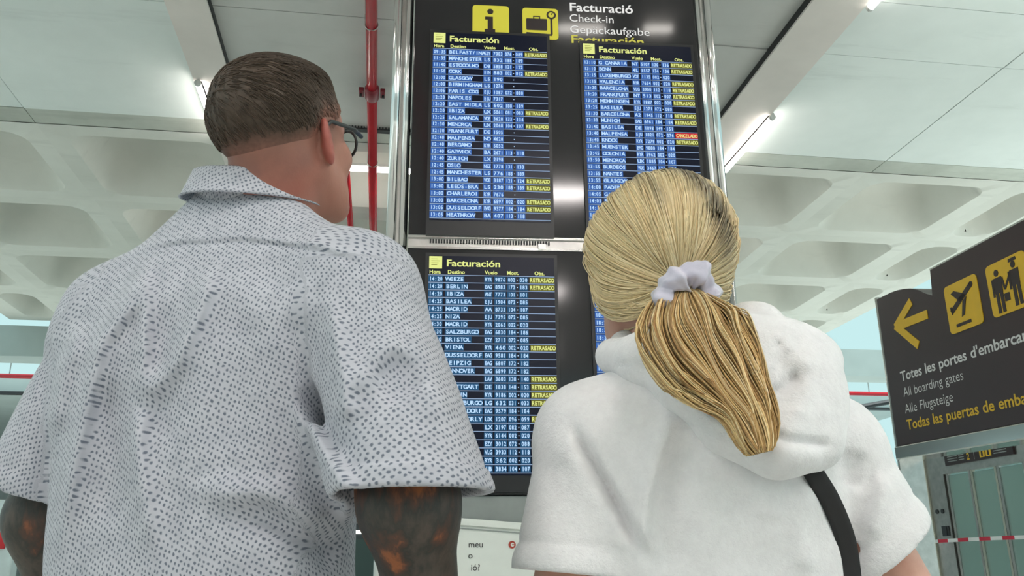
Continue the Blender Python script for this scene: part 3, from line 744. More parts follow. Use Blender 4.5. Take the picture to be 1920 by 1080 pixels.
def trunk(p, T, n=2.3):
    T = np.array(T); z = p[:, 2]; xc, a, yc, b = (np.interp(z, T[:, 0], T[:, i]) for i in (1, 2, 3, 4))
    m_ = (np.abs((p[:, 0] - xc) / a) ** n + np.abs((p[:, 1] - yc) / b) ** n) ** (1 / n)
    d = (m_ - 1) * np.minimum(a, b)
    return np.maximum(d, np.maximum(z - T[-1, 0], T[0, 0] - z))
def ang(p): return np.stack([p[:, 0] / p[:, 1], (p[:, 2] - CZ) / p[:, 1]], 1)
def folds(p, lst, Y):
    a = ang(p); out = np.zeros(len(p))
    for pts, wd, hgt in lst:
        q = []
        for x, y in pts: r = ray(x, y); q.append(r[[0, 2]] / r[1])
        q = np.array(q); d = np.full(len(p), 9.); T_ = np.zeros(len(p)); m_ = len(q) - 1
        for i in range(m_):
            s_ = q[i + 1] - q[i]; t = np.clip(((a - q[i]) @ s_) / (s_ @ s_), 0, 1)
            e_ = np.linalg.norm(a - q[i] - t[:, None] * s_, axis=1); c_ = e_ < d; d[c_] = e_[c_]; T_[c_] = ((i + t) / m_)[c_]
        out += hgt * np.exp(-(d * Y / wd) ** 2) * smooth(T_, -.02, .25) * (1 - .85 * smooth(T_, .8, 1.0))
    return out
def hand_sdf(p, w_, palm_dir, side, sc=1.0):
    """relaxed hand hanging from wrist w_: palm faces `side` (unit x toward body)"""
    dn = np.array(palm_dir, float); dn /= np.linalg.norm(dn); sx = np.array(side, float); sx -= dn * (sx @ dn); sx /= np.linalg.norm(sx)
    fr = np.cross(dn, sx)
    if fr[1] < 0: fr = -fr                          # toward the front: the thumb side
    w_ = np.array(w_, float); P = lambda a, b, c: w_ + sc * (a * dn + b * fr + c * sx)
    d = smin(capsule(p, P(.0, 0, 0), P(.03, 0, 0), .026 * sc, .022 * sc), capsule(p, P(.03, .018, 0), P(.08, .024, 0), .017 * sc, .014 * sc), .02)
    d = smin(d, capsule(p, P(.03, -.018, 0), P(.08, -.026, 0), .017 * sc, .014 * sc), .02)
    for k, (b, L_) in enumerate(((.032, .070), (.011, .078), (-.011, .072), (-.031, .056))):
        a0 = P(.078, b, 0); a1 = P(.078 + L_ * .48, b * 1.1, .006); a2 = P(.078 + L_ * .78, b * 1.12, .022); a3 = P(.078 + L_ * .95, b * 1.12, .042)
        fd = np.minimum(np.minimum(capsule(p, a0, a1, .0095 * sc, .0088 * sc), capsule(p, a1, a2, .0088 * sc, .008 * sc)), capsule(p, a2, a3, .008 * sc, .007 * sc))
        d = smin(d, fd, .004)
    th = np.minimum(capsule(p, P(.02, .026, .004), P(.055, .052, .016), .014 * sc, .011 * sc), capsule(p, P(.055, .052, .016), P(.086, .060, .026), .0105 * sc, .0085 * sc))
    return smin(d, th, .008)
class Head:
    def __init__(s, c, yaw, pitch, roll, sc, ear=1.0):
        s.ear = ear
        s.c = np.array(c, float); s.sc = sc
        y = rotz(-yaw); cp, sp = math.cos(pitch), math.sin(pitch); px = np.array([[1, 0, 0], [0, cp, -sp], [0, sp, cp]])
        cr, sr = math.cos(roll), math.sin(roll); ry = np.array([[cr, 0, sr], [0, 1, 0], [-sr, 0, cr]]); s.R = y @ px @ ry
    def loc(s, p): return (p - s.c) @ s.R / s.sc
    def wor(s, q): return np.asarray(q) * s.sc @ s.R.T + s.c
    def cranium(s, q): return smin(ell(q, (0, -.016, .035), (.077, .094, .082)), ell(q, (0, .03, .025), (.068, .064, .078)), .03)
    def sdf(s, p):
        q = s.loc(p); q2 = q.copy(); q2[:, 0] = np.abs(q2[:, 0])
        d = s.cranium(q)
        d = smin(d, ell(q, (0, .045, -.055), (.053, .052, .060)), .035)
        d = smin(d, capsule(q2, (.050, .005, -.050), (.016, .074, -.098), .014, .016), .03)
        d = smin(d, ell(q2, (.034, .072, -.022), (.024, .020, .022)), .02)               # cheeks
        d = smin(d, capsule(q2, (.006, .092, .022), (.038, .082, .024), .008, .009), .014)  # brow
        d = smin(d, capsule(q, (0, .094, .012), (0, .118, -.022), .008, .012), .012)       # nose
        d = smin(d, ell(q2, (.012, .106, -.026), (.008, .009, .008)), .006)
        d = -smin(-d, ell(q2, (.031, .100, .006), (.017, .014, .011)), .008)               # sockets
        d = smin(d, ell(q2, (.031, .082, .006), (.013, .012, .012)), .002)                 # eyes
        d = smin(d, ell(q, (0, .094, -.052), (.024, .010, .006)), .004); d = smin(d, ell(q, (0, .091, -.064), (.020, .011, .007)), .004)
        d = smin(d, ell(q, (0, .085, -.092), (.02, .016, .016)), .02)
        e = (q2 - np.array([.081 if s.ear == 1 else .070, -.008, -.012])) / s.ear; c_, s_ = math.cos(.5), math.sin(.5)
        e = np.stack([e[:, 0] * c_ + e[:, 1] * s_, -e[:, 0] * s_ + e[:, 1] * c_, e[:, 2]], 1)
        ear = ell(e, (0, 0, .002), (.008, .019, .034)); ear = -smin(-ear, ell(e, (.009, .001, .004), (.006, .011, .022)), .005)
        d = smin(d, ear, .006)
        return d * s.sc

# ---------------------------------------------------------------- skin, cloth, hair materials
def skin_mat(name, tattoo=False):
    M = Mat(name, (.5, .3, .22, 1), .5); a = M.n('ShaderNodeVertexColor', layer_name='Col')
    v = M.coord(); f = M.noise(v, 30, 4); col = M.mix(M.ramp(f, [(.35, (0, 0, 0, 1)), (.7, (.35, .35, .35, 1))]), a.outputs[0], (.42, .16, .11, 1))
    if tattoo:
        t = M.n('ShaderNodeAttribute', attribute_name='tat')
        n1 = M.noise(M.coord(scale=(1, 1, .45)), 17, 5, .6); fl = M.n('ShaderNodeAttribute', attribute_name='flame'); ad = M.n('ShaderNodeMath', operation='MULTIPLY_ADD'); M.l(fl.outputs['Fac'], ad.inputs[0]); ad.inputs[1].default_value = .2; M.l(n1, ad.inputs[2]); n1 = ad.outputs[0]
        ink = M.ramp(n1, [(.34, srgb(36, 36, 34)), (.45, srgb(78, 68, 60)), (.53, srgb(50, 48, 44)), (.60, srgb(84, 56, 44)), (.66, srgb(150, 88, 50)), (.78, srgb(128, 74, 58))])
        col = M.mix(t.outputs['Fac'], col, ink)
    M.base(col); M.b.inputs['Subsurface Weight'].default_value = .08; M.b.inputs['Subsurface Scale'].default_value = .01
    M.bump(M.noise(v, 250, 3), .12, .002); return M.m
def hair_mat(name, rough=.4):
    M = Mat(name, (.2, .15, .1, 1), rough, 0, .35); a = M.n('ShaderNodeVertexColor', layer_name='Col'); M.base(a.outputs[0])
    M.bump(M.noise(M.coord(), 220, 3), .2, .002); return M.m
def shirt_mat():
    M = Mat('dotted_cotton', srgb(196, 202, 210), .8, 0, .25, .15)
    t = M.n('ShaderNodeAttribute', attribute_name='cloth'); mp = M.n('ShaderNodeMapping'); M.l(t.outputs['Vector'], mp.inputs[0])
    mp.inputs['Scale'].default_value = (1 / .0063, 1 / .0063, 1)
    # little upright dashes in a staggered grid, leaning alternately
    ck = M.n('ShaderNodeTexVoronoi', voronoi_dimensions='2D', feature='F1'); ck.inputs['Randomness'].default_value = .30; ck.inputs['Scale'].default_value = 1.0
    sk = M.n('ShaderNodeMapping'); sk.inputs['Scale'].default_value = (1.25, .9, 1); sk.inputs['Rotation'].default_value = (0, 0, .42); wn = M.n('ShaderNodeTexNoise'); wn.inputs['Scale'].default_value = .9; M.l(mp.outputs[0], wn.inputs['Vector']); wa = M.n('ShaderNodeVectorMath', operation='MULTIPLY_ADD'); M.l(wn.outputs['Color'], wa.inputs[0]); wa.inputs[1].default_value = (.7, .7, 0); M.l(mp.outputs[0], wa.inputs[2]); M.l(wa.outputs[0], sk.inputs[0])
    M.l(sk.outputs[0], ck.inputs['Vector'])
    dots = M.ramp(ck.outputs['Distance'], [(.16, (1, 1, 1, 1)), (.33, (0, 0, 0, 1))])
    n = M.noise(mp.outputs[0], .25, 3); cloth = M.ramp(n, [(.3, srgb(176, 178, 187)), (.7, srgb(194, 195, 203))])
    rgb = M.mix(dots, cloth, srgb(104, 110, 124)); M.base(rgb)
    wv = M.noise(mp.outputs[0], 3.5, 2); M.bump(wv, .15, .001); return M.m
def fleece_mat():
    M = Mat('white_fleece', (.82, .80, .80, 1), .9, 0, .15, .4)
    v = M.coord(); n = M.noise(v, 55, 5, .7); M.base(M.ramp(n, [(.3, (.78, .76, .77, 1)), (.7, (.86, .845, .85, 1))])); M.bump(M.noise(v, 140, 4, .75), .5, .004); return M.m
m_skin_m = skin_mat('skin_man', True); m_skin_w = skin_mat('skin_woman'); m_hair = hair_mat('hair_dark', .55); m_blonde = hair_mat('hair_blonde', .38)
m_shirt = shirt_mat(); m_fleece = fleece_mat()
m_navy = simple('navy_trousers', (.02, .025, .05, 1), .8); m_black = simple('black_fabric', (.012, .011, .012, 1), .7); m_shoe = simple('dark_shoe', (.02, .018, .016, 1), .5)
m_white_shoe = simple('white_shoe', (.7, .7, .7, 1), .5); m_seam = simple('seam_thread', srgb(120, 126, 138), .9)

# ================================================================== THE MAN
M0 = np.array([-.392, 1.20, 0]); MTH = -math.radians(15); MR = rotz(MTH)
ml = lambda p: (p - M0) @ MR
mw = lambda q: np.asarray(q, float) @ MR.T + M0
TM = [(.80, -.01, .195, .0, .125), (.95, -.015, .205, .0, .132), (1.08, -.022, .206, -.005, .138), (1.20, -.024, .210, -.012, .142), (1.28, -.015, .216, -.018, .140),
      (1.35, -.005, .200, -.018, .126), (1.41, .0, .170, -.010, .106), (1.465, .0, .125, .0, .090), (1.535, .0, .080, .008, .072), (1.56, 0, .070, .010, .066)]
ARM = {1: dict(sh=(.198, -.028, 1.370), hem=(.305, -.078, 1.100), el=(.297, -.070, 1.09), wr=(.297, .05, .845)),
       -1: dict(sh=(-.180, -.01, 1.365), hem=(-.272, .0, 1.125), el=(-.270, .0, 1.09), wr=(-.275, .11, .845))}
HM = Head(mw((.061, -.005, 1.618)) , math.radians(27), math.radians(20), math.radians(0), 1.0)
m_folds = [([(278, 480), (245, 567), (188, 640), (165, 733), (135, 878), (108, 1080)], .013, .009),
    ([(400, 500), (380, 560), (332, 676), (262, 762)], .014, .010), ([(262, 762), (255, 842), (289, 1058)], .014, .008),
    ([(275, 481), (270, 660), (262, 750)], .010, .005), ([(614, 538), (643, 705), (650, 800)], .014, .009),
    ([(535, 719), (600, 835), (645, 914), (672, 994)], .014, .010), ([(347, 914), (506, 929), (614, 994)], .016, .007),
    ([(560, 720), (600, 790), (640, 880)], .02, -.005), ([(430, 940), (560, 990), (640, 1060)], .022, -.008), ([(200, 700), (215, 850), (200, 1000)], .02, -.006),
    ([(300, 560), (310, 700), (300, 860)], .022, -.006), ([(450, 560), (440, 700), (420, 860)], .03, -.004),
    ([(654, 750), (690, 690), (722, 655), (752, 625)], .018, .007), ([(752, 625), (790, 670), (815, 740), (830, 800)], .022, .005),
    ([(700, 730), (740, 700), (770, 750)], .032, -.007), ([(160, 600), (120, 700), (90, 830)], .014, .006), ([(100, 640), (85, 720), (75, 900)], .010, -.003),
     ([(440, 600), (600, 560)], .03, .003), ([(240, 470), (330, 452), (460, 445), (600, 462), (720, 500)], .005, .0022), ([(240, 476), (330, 458), (460, 451), (600, 468), (720, 506)], .004, -.0022)]
def shirt_f(p):
    q = ml(p); d = trunk(q, TM)
    for s_, a in ARM.items():
        d = smin(d, capsule(q, (s_ * .05, .0, 1.460), a['sh'], .062, .074), .045)
    fd = folds(p, m_folds, 1.08) * smooth(-q[:, 1], -.03, .03) * 2.0; d = d - fd
    sl = np.full(len(p), 9.)
    for s_, a in ARM.items():
        h = np.array(a['hem']); sh = np.array(a['sh']); ax = (h - sh) / np.linalg.norm(h - sh); t = (q - h) @ (ax if s_ < 0 else np.array([.03, 0, -1.0]))
        qq = q.copy(); qq[:, 1] = h[1] + (q[:, 1] - h[1]) * .92
        c = capsule(qq, sh, h + ax * .12, .076, .096 if s_ > 0 else .094) - fd
        o = np.maximum(c, t)
        inn = np.maximum(c + .012, -(t + .045)); o = np.maximum(o, -inn)
        band = np.abs(t + .028); o = o - .0022 * smooth(-t, .0, .006) * (1 - smooth(-t, .024, .028)) + .0015 * np.exp(-(band / .003) ** 2)
        sl = np.minimum(sl, o)
    up_ = smooth(q[:, 2], 1.25, 1.33)
    k = .004 + .045 * up_
    d = smin(d, sl, k)
    nz = np.sin(q[:, 0] * 31 + 3 * np.sin(q[:, 2] * 9)) * np.sin(q[:, 2] * 17 + q[:, 0] * 8) * .0016
    d = d + nz * smooth(1.42 - q[:, 2], 0, .1)
    return np.maximum(d, q[:, 2] - 1.548)
man = thing('person', 'man seen from behind in a short-sleeved dotted light shirt, looking up at the screens', 'person', tuple(M0), MTH)
V, Q = surf(shirt_f, (-.80, .93, .84), (.03, 1.50, 1.56), .0047)
q = ml(V); side = np.where(q[:, 0] > 0, 1, -1)
# cloth coordinates: across and down the back, along the sleeves; the yoke and sleeves keep their own run
ucl = q[:, 0] + np.where(q[:, 1] > 0, .35 + (q[:, 1]) * 1.0, 0); ucl = np.where(np.abs(q[:, 0]) > .15, ucl + side * (q[:, 1] + .05) * -.0, ucl)
th = np.arctan2(q[:, 0], -(q[:, 1] - .0)); R_ = .17; ub = np.where(np.abs(q[:, 0]) < .16, q[:, 0] , side * (.16 + (np.abs(th) - math.atan2(.16, .12)) * R_)); 
vb = q[:, 2]
for s_, a in ARM.items():
    h = np.array(a['hem']); sh = np.array(a['sh']); ax = (h - sh) / np.linalg.norm(h - sh); rel = q - sh; t = rel @ ax
    side_v = np.cross(ax, [0, 1, 0]); uu_ = np.arctan2(rel @ side_v, -(rel @ np.array([0, 1, 0]))) * .092
    on = (capsule(q, sh, h + ax * .12, .078, .111 if s_ > 0 else .094) < trunk(q, TM) - .004) & (s_ * q[:, 0] > .10) & (q[:, 2] < 1.395)
    ub = np.where(on, uu_ + .7, ub); vb = np.where(on, t, vb)
shirt = mesh_obj('shirt', V, Q, m_shirt, man, uv=np.stack([ub, vb], 1))
# collar: a stand and a turned-down leaf around the neck
def ring(name, prof, mat, rx, ry, cx, cy, z0, tiltf, tiltx, parent, th_=.003, n=64, arc=(0, 2 * math.pi), uvs=True):
    V = []; U = []; m_ = len(prof)
    A_ = np.linspace(arc[0], arc[1], n)
    for j, t in enumerate(A_):
        for k, (dr, dz) in enumerate(prof):
            V.append((cx + (rx + dr) * math.sin(t), cy - (ry + dr) * math.cos(t), z0 + dz + tiltf * -math.cos(t) * -1 * ry + tiltx * math.sin(t))); U.append((t * rx * 1.1, float(np.sum([math.hypot(prof[i_][0] - prof[i_ - 1][0], prof[i_][1] - prof[i_ - 1][1]) for i_ in range(1, k + 1)]))))
    V = np.array(V); Q = []
    for j in range(n - 1):
        for k in range(m_): Q.append((j * m_ + k, (j + 1) * m_ + k, (j + 1) * m_ + (k + 1) % m_, j * m_ + (k + 1) % m_))
    return V, np.array(Q), np.array(U)
NC = (.004, .004)
_pl = None
prof = [(-.001, .030), (.003, .038), (.008, .034), (.015, .012), (.021, -.006), (.024, -.010), (.019, -.010), (.012, .008), (.005, .026), (-.003, -.02), (-.006, -.02)]
Vc, Qc, Uc = ring('collar', prof, None, .079, .079, NC[0], NC[1], 1.548, -.30, -.012, man, arc=(-2.75, 2.75), n=90)
mesh_obj('collar', mw(Vc), Qc, m_shirt, man, uv=Uc)
def hairline_m(h):                                   # >0 inside the hair
    y, z = h[:, 1], h[:, 2]
    line = np.interp(y, [-.12, -.07, -.035, -.01, .02, .045, .06, .09, .11], [-.035, -.040, -.030, .016, .012, .035, .075, .088, .10])
    return z - line
def inner_f(p):
    q = ml(p); T = [(z, xc, a - .036, yc, b - .03) for z, xc, a, yc, b in TM]; T = [(.80,) + T[0][1:]] + T[1:]
    d = trunk(q, T)
    hq = HM.loc(p); d = smin(d, HM.sdf(p), .02)
    nb = mw((0, .012, 1.47)); nt = HM.wor((0, -.020, -.030)); d = smin(d, capsule(p, nb, nt, .070, .066), .022)
    for s_, a in ARM.items():
        sh, el, wr = (mw(a[k]) for k in ('sh', 'el', 'wr'))
        ar = smin(capsule(p, sh + [0, .02, 0], el, .048, .057), capsule(p, el, wr, .053, .031), .03)
        d = smin(d, ar, .008)
        dn = (wr - el) / np.linalg.norm(wr - el) + np.array([0, -.15, -.35]); d = smin(d, hand_sdf(p, wr, dn, MR @ np.array([-s_, 0, 0])), .012)
    return d
V, Q = surf(inner_f, (-.80, .90, .58), (.04, 1.50, 1.86), .0050, 3)
hq = HM.loc(V); q = ml(V); col = np.tile(np.array(srgb(172, 118, 100)[:3]), (len(V), 1))
nape = smooth(-hq[:, 1], -.02, .06) * smooth(-hq[:, 2], -.02, .05) * (q[:, 2] > 1.45); red = np.array(srgb(150, 84, 72)[:3]); col = col * (1 - .8 * nape[:, None]) + red * .8 * nape[:, None]
stub = smooth(hairline_m(hq), -.045, .0) * (hq[:, 1] < .05) * (q[:, 2] > 1.45); col = col * (1 - .45 * stub[:, None]) + np.array(srgb(104, 84, 74)[:3]) * .45 * stub[:, None]
earm = ((np.abs(hq[:, 0]) > .077) & (hq[:, 2] < .03) & (hq[:, 2] > -.05) & (np.abs(hq[:, 1]) < .04))[:, None] * 1.; col = col * (1 - .7 * earm) + np.array(srgb(165, 72, 64)[:3]) * .7 * earm
lip = (np.abs(hq[:, 2] + .058) < .011) & (hq[:, 1] > .085) & (np.abs(hq[:, 0]) < .026); col[lip] = srgb(165, 95, 90)[:3]
eye = np.linalg.norm(np.stack([np.abs(hq[:, 0]) - .031, hq[:, 2] - .006], 1), axis=1); ez = (hq[:, 1] > .085) & (eye < .009); col[ez] = (.75, .75, .75); col[ez & (eye < .005)] = (.05, .04, .03)
body = mesh_obj('body', V, Q, m_skin_m, man, col)
flm = body.data.attributes.new('flame', 'FLOAT', 'POINT'); flm.data.foreach_set('value', folds(V, [([(690, 940), (705, 985), (735, 1040), (745, 1110), (760, 1200)], .016, 1.0), ([(795, 985), (808, 1010), (800, 1045)], .008, .8), ([(48, 985), (55, 1040), (60, 1100)], .012, .9)], 1.08).astype(np.float32))
tat = body.data.attributes.new('tat', 'FLOAT', 'POINT'); tat.data.foreach_set('value', ((q[:, 2] < 1.2) * smooth(np.abs(q[:, 0]), .20, .22) * smooth(q[:, 2], .80, .86)).astype(np.float32))
def legs_f(p, L_, zt=.95):
    q = L_['loc'](p); d = np.full(len(p), 9.); w_ = L_['w']
    for s_ in (-1, 1):
        leg = smin(capsule(q, (s_ * w_, 0, .86), (s_ * w_ * 1.15, .01, .48), L_['t'], L_['k']), capsule(q, (s_ * w_ * 1.15, .01, .48), (s_ * w_ * 1.3, -.01, .08), L_['k'], L_['a']), .03)
        d = smin(d, leg, .03)
    d = smin(d, ell(q, (0, 0, .88), (L_['h'], .115, .11)), .05)
    return np.maximum(np.maximum(d, q[:, 2] - zt), .045 - q[:, 2])
LM = dict(loc=ml, w=.095, t=.088, k=.070, a=.062, h=.185)
V, Q = surf(lambda p: legs_f(p, LM), (-.66, 1.0, .03), (-.12, 1.42, 1.02), .011, 3); mesh_obj('trousers', V, Q, m_navy, man)
def shoe(L_, s_, loc_w, mat, parent, sc=1.0):
    c = (s_ * L_['w'] * 1.3, 0, 0)
    def f(p):
        q = L_['loc'](p) - np.array(c); d = smin(ell(q, (0, .10 * sc, .035), (.047, .11 * sc, .045)), ell(q, (0, -.03, .05), (.045, .06, .06)), .03)
        return np.maximum(d, .002 - q[:, 2])
    w_ = loc_w(c); V, Q = surf(f, w_ - np.array([.2, .2, 0]) + np.array([0, 0, -.01]), w_ + np.array([.2, .3, .14]), .008, 2); mesh_obj('shoe', V, Q, mat, parent)
for s_ in (-1, 1): shoe(LM, s_, mw, m_shoe, man)
# hair: a close cap plus short combed strands
def hair_thick_m(h):
    t = hairline_m(h); return .0015 + .010 * smooth(t, .0, .09) + .006 * smooth(h[:, 2], .06, .11)
def hair_f(p):
    h = HM.loc(p); d = HM.cranium(h) - hair_thick_m(h)
    st = np.sin((h[:, 0] * 1.0 + h[:, 2] * .35) * 330 + 6 * np.sin(h[:, 1] * 28)) * .0011 * smooth(h[:, 2], .02, .08)
    return np.maximum(d + st, -hairline_m(h) * .8) * HM.sc
V, Q = surf(hair_f, HM.c - .16, HM.c + .17, .004, 3)
def hair_col_m(h, n):
    t = smooth(hairline_m(h), .0, .055)[:, None]; dark = np.array(srgb(76, 62, 51)[:3]); grey = np.array(srgb(128, 112, 104)[:3]); sk = np.array(srgb(160, 108, 92)[:3])
    sideg = (smooth(h[:, 0], .03, .075) * (1 - smooth(h[:, 2], .045, .09)) * smooth(h[:, 1], -.06, .0))[:, None]
    c = dark * (1 - .55 * sideg) + grey * .55 * sideg; c = sk * (1 - t) * .8 + c * (1 - (1 - t) * .8)
    crown = np.exp(-(((h[:, 0] + .045) / .014) ** 2 + ((h[:, 1] + .03) / .02) ** 2))[:, None] * .5
    c = c * (1 - crown) + np.array(srgb(170, 125, 105)[:3]) * crown
    return c * (1 + .25 * n[:, None])
hm = mesh_obj('hair', V, Q, m_hair, man, hair_col_m(HM.loc(V), rng.uniform(-.6, .6, len(V))))
def strand_mesh(paths, rad, cols):
    """paths n,k,3; rad n or n,k; three-sided tubes"""
    n, k, _ = paths.shape; rad = np.broadcast_to(np.asarray(rad, float).reshape(n, -1), (n, k))
    T = np.gradient(paths, axis=1); T /= np.linalg.norm(T, axis=2, keepdims=True) + 1e-9
    ref = np.array([.3, .2, .93]); a = np.cross(T, ref); a /= np.linalg.norm(a, axis=2, keepdims=True) + 1e-9; b = np.cross(T, a)
    V = np.stack([paths + rad[..., None] * (math.cos(t) * a + math.sin(t) * b) for t in (0, 2.094, 4.189)], 2)
    V = V.reshape(-1, 3); i = np.arange(n)[:, None, None] * k * 3 + np.arange(k - 1)[None, :, None] * 3; j = np.arange(3)[None, None, :]; j2 = (j + 1) % 3
    Q = np.stack([i + j, i + j2, i + 3 + j2, i + 3 + j], -1).reshape(-1, 4)
    return V, Q, np.repeat(cols.reshape(-1, 3), 3, axis=0) if cols.ndim == 3 else np.repeat(np.repeat(cols, k, axis=0), 3, axis=0)
def project_m(h, lift):
    for _ in range(3):
        e = 1e-3; f0 = HM.cranium(h) - lift; G = np.stack([(HM.cranium(h + np.eye(3)[i] * e) - HM.cranium(h - np.eye(3)[i] * e)) / (2 * e) for i in range(3)], 1)
        h = h - (f0 / np.maximum((G ** 2).sum(1), .3))[:, None] * G
    return h
N = 5200; d0 = rng.normal(size=(N, 3)); d0 /= np.linalg.norm(d0, axis=1, keepdims=True); d0[:, 2] = np.abs(d0[:, 2]) * 1.1 - .25
h0 = project_m(d0 * .09 + np.array([0, 0, .035]), .004); ok = hairline_m(h0) > .02; h0 = h0[ok]; n = len(h0)
flow = np.stack([.35 + 0 * h0[:, 0], .55 + h0[:, 1] * 2, -.9 + h0[:, 2] * 8], 1); flow += rng.normal(size=(n, 3)) * .12
flow /= np.linalg.norm(flow, axis=1, keepdims=True); Ls = .012 + .024 * smooth(h0[:, 2], .03, .1)
pts = []; cur = h0.copy(); 
for k in range(5):
    lift = hair_thick_m(cur) + .0005 + .0015 * math.sin(k / 4 * 3.0); pr = project_m(cur, 0) ; pr = project_m(cur, lift); pts.append(HM.wor(pr)); cur = pr + flow * (Ls / 4)[:, None]
P_ = np.stack(pts, 1); Vh, Qh, Ch = strand_mesh(P_, np.full(n, .00065), hair_col_m(h0, rng.uniform(-1, 1.6, n)))
o = mesh_obj('hair_strands', Vh, Qh, m_hair, hm, Ch); o['kind'] = 'stuff'
# glasses
gl = thing('eyeglasses', 'dark-framed eyeglasses worn by the man in the dotted shirt', 'glasses', tuple(HM.c), 0)
G = lambda pts: [HM.wor(np.array(p)) for p in pts]
m_gl = simple('glasses_frame', (.02, .018, .018, 1), .35)
def gobj(name, mb, mat):
    o = mb.build(name, mat, gl, True); o.matrix_parent_inverse = parent_inv(gl); return o
for s_ in (-1, 1):
    mb = MB(); mb.tube(G([(s_ * .080, -.018, .004), (s_ * .084, .004, .020), (s_ * .082, .060, .014), (s_ * .068, .098, .008)]), [.0022, .003, .0034, .0034], 8); gobj('temple', mb, m_gl)
    ang_ = np.linspace(0, 2 * math.pi, 25); mb = MB(); mb.tube(G([(s_ * .035 + .024 * math.cos(t), .106 - .010 * abs(math.cos(t)) * (1 if math.cos(t) * s_ > 0 else .2), .004 + .020 * math.sin(t)) for t in ang_]), .0024, 6, cap=False); gobj('rim', mb, m_gl)
    mb = MB(); mb.add(G([(s_ * .035 + .023 * math.cos(t), .1045 - .009 * abs(math.cos(t)) * (1 if math.cos(t) * s_ > 0 else .2), .004 + .019 * math.sin(t)) for t in ang_[:-1]]), [tuple(range(24))])
    gm = Mat('lens_glass', (.9, .95, .95, 1), .03); gm.b.inputs['Transmission Weight'].default_value = 1; gm.b.inputs['IOR'].default_value = 1.05; gobj('lens', mb, gm.m)
mb = MB(); mb.tube(G([(-.010, .112, .008), (0, .119, .012), (.010, .112, .008)]), .0022, 6); gobj('bridge', mb, m_gl)

# ================================================================== THE WOMAN
W0 = np.array([.252, 1.15, 0]); WTH = math.radians(4); WR = rotz(WTH)
wl = lambda p: (p - W0) @ WR
ww = lambda q: np.asarray(q, float) @ WR.T + W0
TW = [(.78, .0, .170, .0, .110), (.92, .0, .160, .0, .105), (1.02, .0, .165, -.004, .112), (1.10, .0, .172, -.008, .116), (1.17, .0, .176, -.010, .112), (1.215, .0, .165, -.008, .098), (1.25, .0, .125, .0, .080), (1.285, -.005, .080, .01, .064), (1.31, -.01, .062, .01, .056)]
WARM = {-1: dict(sh=(-.150, .0, 1.175), hem=(-.180, -.010, 1.010), ax=(-.10, 0, -1), el=(-.205, -.01, .925), wr=(-.16, .20, .93)),
        1: dict(sh=(.160, .0, 1.155), hem=(.212, -.005, 1.030), ax=(.62, 0, -.80), el=(.270, -.015, .89), wr=(.15, .18, .84))}
HW = Head(at(1234, 509, 1.150), -math.radians(20), math.radians(8), math.radians(-2), 1.02, .8)
w_folds = [([(1069, 791), (1111, 867), (1162, 955), (1220, 1060)], .007, -.010), ([(1040, 800), (1085, 880), (1130, 960), (1180, 1060)], .02, .005),
    ([(1278, 742), (1245, 830), (1224, 902), (1207, 978), (1215, 1060)], .013, .009), ([(1262, 800), (1240, 890), (1235, 980)], .016, -.004),
    ([(1300, 800), (1270, 900), (1262, 1000), (1270, 1080)], .024, -.008), ([(1642, 860), (1628, 920), (1605, 1010), (1600, 1070)], .008, -.0035), ([(1660, 880), (1650, 950), (1630, 1010)], .012, .005),
    ([(1520, 900), (1500, 1000), (1515, 1080)], .014, .005), ([(1400, 900), (1390, 1000), (1400, 1080)], .03, -.004), ([(1450, 880), (1440, 980)], .02, .004), ([(1600, 840), (1590, 920)], .015, -.005)]
def sweat_f(p):
    q = wl(p); d = trunk(q, TW)
    for s_, a in WARM.items():
        d = smin(d, capsule(q, (s_ * .05, .0, 1.225), a['sh'], .045, .066), .04)
        h = np.array(a['hem']); sh = np.array(a['sh']); ax = np.array(a['ax'], float); ax /= np.linalg.norm(ax); t = (q - h) @ ax; dr = (h - sh) / np.linalg.norm(h - sh)
        c = capsule(q, sh, h + dr * .10, .068, .080)
        o = np.maximum(c, t); o = np.maximum(o, -np.maximum(c + .012, -(t + .035)))
        o = o - .003 * np.exp(-((t + .012) / .012) ** 2) + .002 * np.exp(-((t + .032) / .004) ** 2)
        d = np.maximum(d, -np.maximum(np.maximum(c + .013, -(t + .03)), -s_ * q[:, 0] + .178))
        d = smin(d, o, .008 + .03 * smooth(q[:, 2], 1.10, 1.18))
    wgt = smooth(-q[:, 1], -.03, .03)
    d = d - folds(p, w_folds, 1.05) * wgt * 1.8
    return np.maximum(d, q[:, 2] - 1.30)
wom = thing('person', 'blonde woman seen from behind in a white hooded top with a ponytail', 'person', tuple(W0), WTH)
V, Q = surf(sweat_f, (-.06, .98, .84), (.58, 1.34, 1.33), .0050); mesh_obj('hooded_top', V, Q, m_fleece, wom)
hp = lambda x, y, Y: at(x, y, Y)
h_caps = [((1150, 668, 1.13), (1215, 672, 1.075), .024, .030), ((1215, 672, 1.075), (1290, 722, 1.035), .030, .034), ((1290, 722, 1.035), (1370, 785, 1.01), .034, .036),
          ((1370, 785, 1.01), (1455, 835, 1.00), .036, .034), ((1455, 835, 1.00), (1530, 832, 1.02), .034, .030),
          ((1175, 655, 1.16), (1180, 650, 1.24), .026, .03), ((1395, 615, 1.13), (1400, 625, 1.24), .028, .03)]
h_ells = [((1385, 700, 1.045), (.075, .05, .075)), ((1465, 700, 1.055), (.068, .055, .070)), ((1500, 755, 1.045), (.056, .05, .066)), ((1415, 622, 1.11), (.038, .055, .038)), ((1440, 790, 1.03), (.075, .045, .05)), ((1500, 682, 1.10), (.052, .06, .042)), ((1280, 680, 1.09), (.075, .05, .035))]
